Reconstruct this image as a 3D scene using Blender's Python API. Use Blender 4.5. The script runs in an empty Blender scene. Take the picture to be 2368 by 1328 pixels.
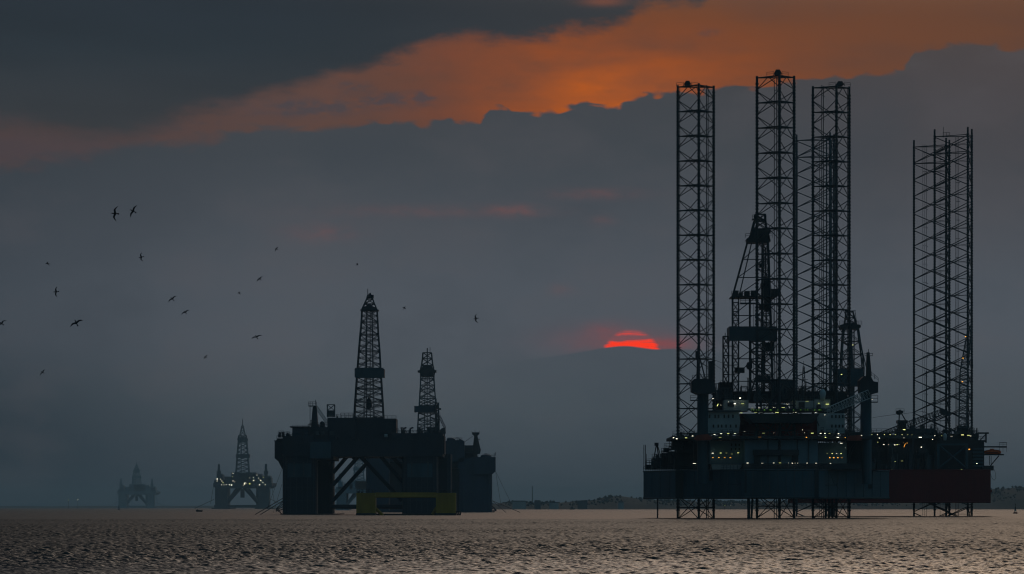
import bpy, math, random
import numpy as np
from mathutils import Vector, Matrix

# ------------------------------------------------------------------ camera
F = 9840.0          # focal length in photo pixels (photo is 2368 px wide)
YH = 1173.5         # photo row of the horizon
CAMH = 3.11         # eye height over the water
sc = bpy.context.scene
C = sc.collection
cam_d = bpy.data.cameras.new("camera")
cam = bpy.data.objects.new("camera", cam_d)
C.objects.link(cam)
cam.location = (0, 0, CAMH)
cam.rotation_euler = (math.radians(90), 0, 0)
cam_d.sensor_width = 36.0
cam_d.lens = 36.0 * F / 2368.0
cam_d.shift_y = (YH - 664.0) / 2368.0
cam_d.clip_start = 1.0
cam_d.clip_end = 100000.0
sc.camera = cam
sc.view_settings.view_transform = 'Standard'
sc.view_settings.look = 'None'
sc.view_settings.exposure = 0.0
sc.view_settings.gamma = 1.0
sc.cycles.max_bounces = 6
sc.cycles.volume_bounces = 0
sc.cycles.use_denoising = True
sc.cycles.denoiser = 'OPENIMAGEDENOISE'
sc.cycles.sample_clamp_indirect = 2.0
sc.cycles.filter_width = 1.2


def lin(h, k=1.0):
    h = h.lstrip('#')
    o = []
    for i in (0, 2, 4):
        c = int(h[i:i + 2], 16) / 255.0
        o.append((c / 12.92 if c <= 0.04045 else ((c + 0.055) / 1.055) ** 2.4) * k)
    return tuple(o)


# ------------------------------------------------------------------ sky
world = bpy.data.worlds.new("World")
sc.world = world
world.use_nodes = True
wt = world.node_tree
wt.nodes.clear()


class S:
    """a float socket with arithmetic"""
    nt = wt

    def __init__(s, sock):
        s.s = sock

    @staticmethod
    def math(op, a, b=None, c=None, clamp=False):
        n = S.nt.nodes.new('ShaderNodeMath')
        n.operation = op
        n.use_clamp = clamp
        for i, v in enumerate((a, b, c)):
            if v is None:
                continue
            if isinstance(v, S):
                S.nt.links.new(v.s, n.inputs[i])
            else:
                n.inputs[i].default_value = float(v)
        return S(n.outputs[0])

    def __add__(s, o): return S.math('ADD', s, o)
    def __radd__(s, o): return S.math('ADD', o, s)
    def __sub__(s, o): return S.math('SUBTRACT', s, o)
    def __rsub__(s, o): return S.math('SUBTRACT', o, s)
    def __mul__(s, o): return S.math('MULTIPLY', s, o)
    def __rmul__(s, o): return S.math('MULTIPLY', o, s)
    def __truediv__(s, o): return S.math('DIVIDE', s, o)
    def max(s, o): return S.math('MAXIMUM', s, o)
    def min(s, o): return S.math('MINIMUM', s, o)
    def exp(s): return S.math('EXPONENT', s)

    def smooth(s, a, b):
        n = S.nt.nodes.new('ShaderNodeMapRange')
        n.interpolation_type = 'SMOOTHSTEP'
        S.nt.links.new(s.s, n.inputs['Value'])
        n.inputs['From Min'].default_value = a
        n.inputs['From Max'].default_value = b
        return S(n.outputs[0])


def combine(x, y, z):
    n = S.nt.nodes.new('ShaderNodeCombineXYZ')
    for i, v in enumerate((x, y, z)):
        if isinstance(v, S):
            S.nt.links.new(v.s, n.inputs[i])
        else:
            n.inputs[i].default_value = v
    return n.outputs[0]


def noise(vec, scale, detail=3.0, rough=0.55, off=0.0):
    n = S.nt.nodes.new('ShaderNodeTexNoise')
    n.noise_dimensions = '3D'
    S.nt.links.new(vec, n.inputs['Vector'])
    n.inputs['Scale'].default_value = scale
    n.inputs['Detail'].default_value = detail
    n.inputs['Roughness'].default_value = rough
    return S(n.outputs[0]) - 0.5


def curve(x, pts, lo=-0.4, hi=2.768):
    """piecewise curve through (photo x, value) points"""
    n = S.nt.nodes.new('ShaderNodeFloatCurve')
    xn = (x - lo) / (hi - lo)
    S.nt.links.new(S.math('ADD', xn, 0.0, clamp=True).s, n.inputs['Value'])
    c = n.mapping.curves[0]
    pts = sorted(pts)
    vals = [((p[0] / 1000.0 - lo) / (hi - lo), p[1] / 1000.0) for p in pts]
    while len(c.points) < len(vals):
        c.points.new(0.5, 0.5)
    for q, v in zip(c.points, vals):
        q.location = (min(max(v[0], 0), 1), v[1])
        q.handle_type = 'AUTO'
    n.mapping.use_clip = False
    n.mapping.update()
    return S(n.outputs[0])


def ramp(x, stops):
    n = S.nt.nodes.new('ShaderNodeValToRGB')
    S.nt.links.new(x.s, n.inputs[0])
    e = n.color_ramp.elements
    while len(e) < len(stops):
        e.new(0.5)
    for q, (p, col) in zip(e, stops):
        q.position = p
        q.color = (*col, 1)
    return n.outputs[0]


def mixc(f, a, b, mode='MIX'):
    n = S.nt.nodes.new('ShaderNodeMix')
    n.data_type = 'RGBA'
    n.blend_type = mode
    if isinstance(f, S):
        S.nt.links.new(f.s, n.inputs[0])
    else:
        n.inputs[0].default_value = f
    for i, v in ((6, a), (7, b)):
        if isinstance(v, tuple):
            n.inputs[i].default_value = (*v, 1)
        else:
            S.nt.links.new(v, n.inputs[i])
    return n.outputs[2]


def gauss(P, Q, x, y, sx, sy):
    a = (P - x / 1000.0) / (sx / 1000.0)
    b = (Q - y / 1000.0) / (sy / 1000.0)
    return ((a * a + b * b) * -0.5).exp()


def build_sky():
    nt = wt
    tc = nt.nodes.new('ShaderNodeTexCoord')
    sep = nt.nodes.new('ShaderNodeSeparateXYZ')
    nt.links.new(tc.outputs['Generated'], sep.inputs[0])
    x, y, z = (S(o) for o in sep.outputs)
    az = S.math('ARCTAN2', x, y)
    el = S.math('ARCSINE', z)
    P = az * (F / 1000) + 1.184            # azimuth, thousands of photo pixels
    Q = YH / 1000 - el * (F / 1000)        # elevation, same unit, downwards
    vec = combine(P, Q * 2.2, 0.0)
    vec2 = combine(P, Q * 5.0, 3.7)
    n_big = noise(vec2, 1.6, 4, 0.5)
    n_mid = noise(vec, 7.0, 5, 0.6)
    n_fin = noise(vec, 26.0, 4, 0.6)

    # the clear orange band
    Qc = Q.max(-3.0)
    glow = gauss(P, Q, 1400, 205, 290, 95)
    glow2 = gauss(P, Q, 1480, 190, 480, 130)
    clear = ramp((P + 0.2) / 2.8, [
        (0.0, lin('#494146')), (0.20, lin('#4f4547')), (0.34, lin('#5b4945')),
        (0.44, lin('#60453d')), (0.60, lin('#694634')), (0.8, lin('#674635')), (1.0, lin('#654636'))])
    clear = mixc(glow2 * 0.30, clear, lin('#984c20'))
    clear = mixc(gauss(P, Q, 1390, 190, 230, 75) * 0.6, clear, lin('#a8501a'))
    clear = mixc(gauss(P, Q, 1420, 214, 150, 52) * 0.85, clear, lin('#c8621a'))
    clear = mixc((n_big * 2.2 + n_mid * 0.9 + 0.20).max(0.0).min(0.8), clear, lin('#5c443b'))
    clear = mixc(((n_fin * 1.6 + n_mid * 1.2) - 0.12).max(0.0).min(0.5) * (1.35 - P).smooth(0.0, 0.8), clear, lin('#4a4449'))
    clear = mixc(0.2, clear, mixc(1.0, clear, (0.9, 0.8, 0.75), 'MULTIPLY'))

    # the upper dark cloud deck
    e2 = curve(P, [(-400, 270), (0, 292), (150, 312), (250, 322), (380, 292), (450, 258), (560, 236), (630, 214),
                   (750, 182), (870, 152), (940, 122), (1050, 96), (1180, 92), (1240, 88), (1300, 74), (1420, 63),
                   (1460, 44), (1480, 27), (1560, 16), (1640, 8), (1700, 0), (2768, 0)])
    e2 = e2 - (P - 1.62).max(0.0) * 0.9
    soft2 = 0.022 + (1.0 - P).max(0.0) * 0.020
    m2 = ((e2 + n_mid * 0.075 + n_fin * 0.03 - Q) / soft2).smooth(-1.0, 1.0)
    up = ramp((Qc + 0.3) / 0.7, [(0.0, lin('#2a3239')), (0.42, lin('#2b333b')), (0.6, lin('#2f373e')),
                                 (0.85, lin('#3b3e42')), (1.0, lin('#403f42'))])
    up = mixc((P - 0.5).smooth(0.0, 1.2) * 0.6, up, lin('#403f40'))
    up = mixc(n_big * 0.9 + 0.1, up, lin('#22282d'))
    col = mixc(m2, clear, up)
    # wisps hanging in the band
    w = gauss(P, Q, 900, 236, 60, 11) * 0.8 + gauss(P, Q, 978, 225, 22, 8) * 0.8 + \
        gauss(P, Q, 812, 204, 28, 9) * 0.6 + gauss(P, Q, 720, 254, 75, 14) * 0.8 + gauss(P, Q, 1637, 80, 18, 6) * 0.5
    col = mixc((w * (1.0 + n_fin * 5.0 + n_mid * 3.0)).min(0.75).max(0.0), col, lin('#46444a'))
    col = mixc(gauss(P, Q, 1395, 10, 34, 7) * 0.7, col, lin('#7a4a3a'))

    # the lower grey bank
    e1 = curve(P, [(-400, 420), (0, 396), (150, 378), (320, 347), (470, 334), (500, 326), (600, 302), (700, 304),
                   (740, 306), (880, 292), (1000, 291), (1030, 285), (1100, 290), (1122, 274), (1134, 258), (1160, 254),
                   (1178, 266), (1200, 264), (1240, 273), (1290, 262), (1345, 249), (1385, 253), (1420, 261),
                   (1448, 240), (1500, 226), (1560, 225), (1640, 216), (1690, 205), (1745, 213), (1850, 194),
                   (1900, 193), (2000, 186), (2075, 178), (2098, 160), (2108, 132), (2165, 121), (2225, 116),
                   (2300, 121), (2368, 124), (2768, 110)])
    bil = S.math('ABSOLUTE', noise(vec, 13.0, 1.5, 0.45)) * 0.075 + S.math('ABSOLUTE', n_fin) * 0.010
    soft1 = 0.005 + (1.0 - P).max(0.0) * 0.022 + (P - 1.6).max(0.0) * 0.004
    m1 = ((Q - e1 - bil + 0.009 + n_mid * (0.02 + (1.1 - P).max(0.0) * 0.045) + n_fin * (1.0 - P).max(0.0) * 0.03) / soft1).smooth(-1.0, 1.0)
    low = ramp(Q / 1.2, [(0.08, lin('#484443')), (0.20, lin('#43464b')), (0.30, lin('#43484e')), (0.42, lin('#4a4f56')),
                         (0.55, lin('#50565e')), (0.66, lin('#525860')), (0.78, lin('#4c545b')), (0.9, lin('#444c54')),
                         (1.0, lin('#3e4750'))])
    left = (0.75 - P).smooth(0.0, 0.9)
    low = mixc(left * (Q.smooth(0.70, 1.10) * 0.50 + 0.38), low, lin('#1f2b35'))
    right = (P - 1.5).smooth(0.0, 0.9) * (0.75 - Q).smooth(0.0, 0.6)
    low = mixc(right * 0.55, low, lin('#52494a'))
    n_big = noise(combine(P, Q * 1.7, 9.1), 2.4, 5, 0.6)
    low = mixc((n_big * 1.4 + n_mid * 0.35).max(0.0).min(0.7), low, lin('#3b424a'))
    low = mixc((n_big * -1.3 + n_mid * 0.3).max(0.0).min(0.6), low, lin('#5a575b'))
    # faint pink flecks in the bank
    fl = gauss(P, Q, 1190, 488, 38, 9) * 0.38 + gauss(P, Q, 1380, 450, 70, 9) * 0.25 + gauss(P, Q, 745, 540, 55, 14) * 0.22 + \
        gauss(P, Q, 1000, 490, 160, 10) * 0.18 + gauss(P, Q, 1390, 512, 20, 8) * 0.2 + gauss(P, Q, 1298, 670, 20, 10) * 0.15
    low = mixc((fl * (1.0 + n_fin * 4.0)).max(0.0).min(0.8), low, lin('#77504e'))
    # setting sun behind the far crest
    hill = curve(P, [(-400, 1100), (600, 1000), (1000, 890), (1200, 836), (1300, 822), (1360, 812), (1410, 803.5), (1448, 801),
                     (1480, 804.5), (1515, 808.5), (1560, 808), (1650, 815), (1800, 850), (2200, 960), (2768, 1100)])
    above = ((hill - Q) / 0.002).smooth(-1.0, 1.0)
    dx = P - 1.4605
    dy = (Q - 0.826)
    ns = noise(combine(P * 9.0, Q * 120.0, 1.3), 1.0, 3, 0.6)
    dx = dx + ns * 0.022
    dy = dy + ns * 0.010
    r = S.math('SQRT', dx * dx * 0.90 + dy * dy)
    disc = ((0.0606 - r) / 0.006).smooth(-1.0, 1.0)
    Qs = Q + n_fin * 0.010
    streak = gauss(P, Qs, 1468, 779.5, 55, 3.2) * 1.1 + gauss(P, Qs, 1445, 784, 34, 2.8) * 0.9 + gauss(P, Qs, 1428, 788, 16, 2.0) * 0.9 + \
        gauss(P, Q, 1520, 780, 40, 2.0)
    thin = (Q - 0.762).smooth(0.0, 0.035) * 0.55 + 0.45
    lit = (disc * thin * (1.0 - (streak + (ns * 4.5 + n_fin * 1.5).max(0.0) * (0.808 - Q).smooth(0.0, 0.022)).min(0.92)))
    aur = gauss(P, Q, 1415, 788, 95, 22) * 0.32 + gauss(P, Q, 1395, 762, 28, 12) * 0.22 + gauss(P, Q, 1530, 798, 50, 12) * 0.6
    low = mixc((aur * above * (1.0 + n_fin * 1.5)).max(0.0).min(0.8), low, lin('#8c484a'))
    low = mixc((lit * above).min(1.0), low, (1.12, 0.045, 0.012))
    below = (1.0 - above) * gauss(P, hill, 1455, 802, 210, 60) * ((hill - Q) / 0.16).exp()
    low = mixc(below * 0.5, low, lin('#424b53'))
    col = mixc(m1, col, low)

    # above the frame: the afterglow spreads to the right; the rest of the dome is dusk blue
    hi = (0.06 - Q).smooth(0.0, 0.9)
    aft = gauss(P, Q, 3100, -1700, 1000, 2600)
    aft2 = gauss(P, Q, 2150, -1800, 900, 2600)
    upc = mixc((aft2 * 0.95).min(1.0), (0.030, 0.033, 0.040), (1.06, 0.93, 0.82))
    upc = mixc((aft * 0.95).min(1.0), upc, (1.7, 1.22, 0.85))
    col = mixc(hi, col, upc)
    sky = nt.nodes.new('ShaderNodeTexSky')
    sky.sky_type = 'NISHITA'
    sky.sun_disc = False
    sky.sun_elevation = math.radians(2.0)
    sky.sun_rotation = math.radians(1.6)
    sky.air_density = 1.0
    dusk = mixc(1.0, sky.outputs[0], (0.12, 0.12, 0.12), 'MULTIPLY')
    dusk = mixc(0.8, dusk, lin('#31505f'))
    dusk = mixc((az * 0.8).smooth(-1.0, 1.0), mixc(1.0, dusk, (0.65, 0.68, 0.72), 'MULTIPLY'), mixc(1.0, dusk, (1.3, 1.3, 1.25), 'MULTIPLY'))
    away = S.math('ABSOLUTE', az).smooth(0.30, 1.0)
    high = el.smooth(0.55, 1.0)
    col = mixc(away.max(high), col, dusk)
    # below the horizon
    col = mixc((z * -1.0).smooth(0.002, 0.02), col, lin('#1c2730'))
    bg = nt.nodes.new('ShaderNodeBackground')
    nt.links.new(col, bg.inputs[0])
    bg.inputs[1].default_value = 1.0
    out = nt.nodes.new('ShaderNodeOutputWorld')
    nt.links.new(bg.outputs[0], out.inputs[0])


build_sky()
world.cycles.sampling_method = 'MANUAL'
world.cycles.sample_map_resolution = 1024

sun_d = bpy.data.lights.new("sun", 'SUN')
sun_d.energy = 0.02
sun_d.angle = math.radians(12)
sun_d.color = (1.0, 0.45, 0.25)
sun = bpy.data.objects.new("sun", sun_d)
C.objects.link(sun)
sun.location = (0, 0, 300)
# light travels from the sun (ahead, slightly right, 2 degrees up) towards the camera
sun.rotation_euler = Vector((-0.028, -1.0, -0.036)).to_track_quat('-Z', 'Y').to_euler()


# ------------------------------------------------------------------ helpers
def W(px, py, Y):
    """photo pixel seen at distance Y -> point in the world"""
    return Vector(((px - 1184.0) / F * Y, Y, CAMH + (YH - py) / F * Y))


class MB:
    def __init__(s):
        s.v = []
        s.f = []

    def add(s, vs, fs):
        n = len(s.v)
        s.v.extend(tuple(v) for v in vs)
        s.f.extend(tuple(i + n for i in f) for f in fs)
        return s

    def hexa(s, a, b):
        """a: four corners of one end (ccw), b: four of the other"""
        return s.add(list(a) + list(b), [(3, 2, 1, 0), (4, 5, 6, 7), (0, 1, 5, 4), (1, 2, 6, 5), (2, 3, 7, 6), (3, 0, 4, 7)])

    def box(s, x0, x1, y0, y1, z0, z1):
        return s.hexa([(x0, y0, z0), (x1, y0, z0), (x1, y1, z0), (x0, y1, z0)],
                      [(x0, y0, z1), (x1, y0, z1), (x1, y1, z1), (x0, y1, z1)])

    def pbox(s, px0, py0, px1, py1, Y, dep):
        a = W(px0, py1, Y)
        b = W(px1, py0, Y)
        return s.box(a.x, b.x, Y, Y + dep, a.z, b.z)

    def tube(s, p, q, r, n=6, r2=None):
        p = Vector(p)
        q = Vector(q)
        d = q - p
        if d.length < 1e-6:
            return s
        d.normalize()
        u = d.cross(Vector((0, 0, 1)) if abs(d.z) < 0.9 else Vector((1, 0, 0))).normalized()
        w = d.cross(u)
        r2 = r if r2 is None else r2
        ring = lambda c, rr: [c + (u * math.cos(2 * math.pi * k / n) + w * math.sin(2 * math.pi * k / n)) * rr for k in range(n)]
        vs = ring(p, r) + ring(q, r2)
        fs = [(k, (k + 1) % n, n + (k + 1) % n, n + k) for k in range(n)]
        fs.append(tuple(range(n - 1, -1, -1)))
        fs.append(tuple(range(n, 2 * n)))
        return s.add(vs, fs)

    def ptube(s, a, b, rpx, Y, Y2=None, n=6):
        Y2 = Y if Y2 is None else Y2
        return s.tube(W(a[0], a[1], Y), W(b[0], b[1], Y2), rpx * Y / F, n)

    def line(s, pts, rpx, Y, n=5):
        for a, b in zip(pts, pts[1:]):
            s.ptube(a, b, rpx, Y, n=n)
        return s

    def prism(s, poly, z0, z1, top=None):
        """vertical prism over a plan polygon of (x, y); top: optional other polygon"""
        n = len(poly)
        top = top or poly
        vs = [(x, y, z0) for x, y in poly] + [(x, y, z1) for x, y in top]
        fs = [(k, (k + 1) % n, n + (k + 1) % n, n + k) for k in range(n)]
        fs.append(tuple(range(n - 1, -1, -1)))
        fs.append(tuple(range(n, 2 * n)))
        return s.add(vs, fs)

    def pprism(s, outline, Y, dep):
        """an outline of photo pixels with real depth"""
        n = len(outline)
        fr = [W(a, b, Y) for a, b in outline]
        vs = fr + [Vector((v.x, v.y + dep, v.z)) for v in fr]
        fs = [(k, (k + 1) % n, n + (k + 1) % n, n + k) for k in range(n)]
        fs.append(tuple(range(n - 1, -1, -1)))
        fs.append(tuple(range(n, 2 * n)))
        return s.add(vs, fs)

    def lathe(s, c, prof, n=12):
        """profile of (r, z) turned round the vertical axis at c"""
        vs = []
        fs = []
        for r, z in prof:
            for k in range(n):
                a = 2 * math.pi * k / n
                vs.append((c[0] + r * math.cos(a), c[1] + r * math.sin(a), c[2] + z))
        for i in range(len(prof) - 1):
            for k in range(n):
                fs.append((i * n + k, i * n + (k + 1) % n, (i + 1) * n + (k + 1) % n, (i + 1) * n + k))
        fs.append(tuple(range(n - 1, -1, -1)))
        m = (len(prof) - 1) * n
        fs.append(tuple(range(m, m + n)))
        return s.add(vs, fs)

    def rail(s, p, q, h=1.2, step=2.0, r=0.05):
        p = Vector(p)
        q = Vector(q)
        m = max(1, int((q - p).length / step))
        up = Vector((0, 0, h))
        for k in range(m + 1):
            a = p.lerp(q, k / m)
            s.tube(a, a + up, r, 4)
        s.tube(p + up, q + up, r, 4)
        s.tube(p + up * 0.5, q + up * 0.5, r * 0.8, 4)
        return s

    def prail(s, a, b, Y, h=1.2, step=2.0, r=0.05):
        return s.rail(W(a[0], a[1], Y), W(b[0], b[1], Y), h, step, r)

    def build(s, name, mat, parent=None, smooth=False):
        me = bpy.data.meshes.new(name)
        off = Vector((0, 0, 0))
        p = parent
        while p is not None:
            off += p.location
            p = p.parent
        me.from_pydata([tuple(Vector(v) - off) for v in s.v], [], s.f)
        me.update()
        if smooth:
            for pl in me.polygons:
                pl.use_smooth = True
        me.materials.append(mat)
        o = bpy.data.objects.new(name, me)
        C.objects.link(o)
        o.parent = parent
        return o


def thing(name, label, cat, loc, group=None):
    o = bpy.data.objects.new(name, None)
    C.objects.link(o)
    o.location = loc
    o['label'] = label
    o['category'] = cat
    if group:
        o['group'] = group
    return o


def tag(o, label, cat, group=None, kind=None):
    o['label'] = label
    o['category'] = cat
    if group:
        o['group'] = group
    if kind:
        o['kind'] = kind
    return o


def paint(name, col, rough=0.6, var=0.35, rust=0.0, scale=0.25, metal=0.0):
    """weathered paint: broad tone changes, vertical runs, a little rust"""
    m = bpy.data.materials.new(name)
    m.use_nodes = True
    nt = m.node_tree
    b = nt.nodes['Principled BSDF']
    old = S.nt
    S.nt = nt
    tc = nt.nodes.new('ShaderNodeTexCoord')
    mp = nt.nodes.new('ShaderNodeMapping')
    nt.links.new(tc.outputs['Object'], mp.inputs[0])
    mp.inputs['Scale'].default_value = (1.0, 1.0, 0.25)
    n1 = noise(mp.outputs[0], scale, 6, 0.65)
    n2 = noise(tc.outputs['Object'], scale * 0.3, 3, 0.5)
    lo = tuple(c * (1 - var) for c in col)
    hi = tuple(min(1, c * (1 + var)) for c in col)
    c1 = mixc((n1 * 2.0 + n2 * 1.2 + 0.5).max(0.0).min(1.0), lo, hi)
    if rust:
        c1 = mixc(((n1 * 3.0 + n2 * 1.5) - 0.35).max(0.0).min(1.0) * rust, c1, (0.11, 0.045, 0.02))
    nt.links.new(c1, b.inputs['Base Color'])
    b.inputs['Metallic'].default_value = metal
    rr = (n1 * 0.4 + rough).max(0.2).min(1.0)
    nt.links.new(rr.s, b.inputs['Roughness'])
    b.inputs['Specular IOR Level'].default_value = 0.3
    S.nt = old
    return m


def glow_mat(name, col, k):
    m = bpy.data.materials.new(name)
    m.use_nodes = True
    nt = m.node_tree
    b = nt.nodes['Principled BSDF']
    b.inputs['Base Color'].default_value = (*[min(1, c * 0.5) for c in col], 1)
    b.inputs['Emission Color'].default_value = (*col, 1)
    b.inputs['Emission Strength'].default_value = k
    # a slight flicker of strength from lamp to lamp
    oi = nt.nodes.new('ShaderNodeObjectInfo')
    mp = nt.nodes.new('ShaderNodeMapRange')
    nt.links.new(oi.outputs['Random'], mp.inputs['Value'])
    mp.inputs['To Min'].default_value = k * 0.15
    mp.inputs['To Max'].default_value = k * 1.3
    nt.links.new(mp.outputs[0], b.inputs['Emission Strength'])
    return m


M_STEEL = paint('dark_steel', (0.028, 0.038, 0.048), 0.6, 0.4, 0.4)
M_STEEL_BLUE = paint('blue_grey_steel', (0.05, 0.078, 0.098), 0.6, 0.35, 0.3)
M_PALE_STEEL = paint('pale_steel', (0.34, 0.38, 0.40), 0.6, 0.25, 0.2)
M_HULL = paint('hull_blue_grey', (0.032, 0.075, 0.105), 0.6, 0.5, 0.6, 0.12)
M_HOUSE = paint('house_blue_grey', (0.10, 0.19, 0.25), 0.6, 0.25, 0.2, 0.15)
M_WHITE = paint('white_paint', (0.38, 0.47, 0.52), 0.6, 0.18, 0.25, 0.2)
M_RED = paint('red_hull_paint', (0.15, 0.013, 0.015), 0.6, 0.35, 0.2, 0.12)
M_RUST = paint('rust_red', (0.22, 0.05, 0.035), 0.7, 0.4, 0.3)
M_ORANGE = paint('lifeboat_orange', (0.75, 0.12, 0.02), 0.4, 0.15)
M_DARKBOX = paint('dark_module', (0.028, 0.036, 0.044), 0.7, 0.4, 0.4)
M_SEMI = paint('semi_dark_blue', (0.018, 0.032, 0.05), 0.6, 0.4, 0.3, 0.12)
M_SEMI_B = paint('semi_blue', (0.022, 0.052, 0.088), 0.6, 0.3, 0.3, 0.12)
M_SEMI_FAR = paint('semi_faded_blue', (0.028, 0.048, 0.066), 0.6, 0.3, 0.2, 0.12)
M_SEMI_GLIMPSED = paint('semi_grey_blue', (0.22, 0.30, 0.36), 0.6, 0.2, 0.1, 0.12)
M_SEMI_HAZED = paint('semi_hazed_grey', (0.27, 0.32, 0.36), 0.6, 0.2, 0.1, 0.12)  # farthest rig: part of the distance haze is put into this pale colour
M_YELLOW = paint('yellow_paint', (0.33, 0.21, 0.025), 0.6, 0.3, 0.5, 0.3)
M_BLACK = paint('black_feather', (0.02, 0.022, 0.026), 0.7, 0.3)
M_WINDOW = paint('dark_glass', (0.015, 0.02, 0.03), 0.15, 0.2)
M_LAND = paint('land_green', (0.02, 0.03, 0.028), 0.9, 0.4, 0, 0.02)
G_WHITE = glow_mat('lamp_white', (1.0, 0.94, 0.70), 3.2)
G_YEL = glow_mat('lamp_yellow', (0.88, 0.95, 0.30), 2.0)
G_GREEN = glow_mat('lamp_green', (0.35, 0.9, 0.1), 1.2)
G_ORANGE = glow_mat('lamp_orange', (1.0, 0.42, 0.06), 1.8)
G_RED = glow_mat('lamp_red', (1.0, 0.08, 0.06), 1.2)
GM = {'w': G_WHITE, 'W': G_WHITE, 'y': G_YEL, 'g': G_GREEN, 'o': G_ORANGE, 'r': G_RED}

_lm = {}


def lamp(root, px, py, Y, w=2.0, h=1.6, c='w', tilt=0.0):
    """a tube lamp (wide) or a bulkhead bulb (round); sizes in photo pixels"""
    key = (c, w > 2.5 or h > 3.5)
    if key not in _lm:
        mb = MB()
        if key[1]:
            mb.tube((-0.5, 0, 0), (-0.46, 0, 0), 0.3, 8, 0.5).tube((-0.46, 0, 0), (0.46, 0, 0), 0.5, 8).tube((0.46, 0, 0), (0.5, 0, 0), 0.5, 8, 0.3)
        else:
            mb.lathe((0, 0, 0), [(0.15, -0.5), (0.42, -0.28), (0.5, 0.0), (0.42, 0.28), (0.15, 0.5)], 8)
        o = mb.build('lamp', GM[c])
        _lm[key] = o.data
        bpy.data.objects.remove(o)
    o = bpy.data.objects.new('lamp', _lm[key])
    C.objects.link(o)
    o.parent = root
    o.location = W(px, py, Y) - root.location
    s = Y / F
    o.scale = (w * s * 0.9, 0.25, h * s * 0.52)
    o.rotation_euler = (0, tilt, 0)
    return o


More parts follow.
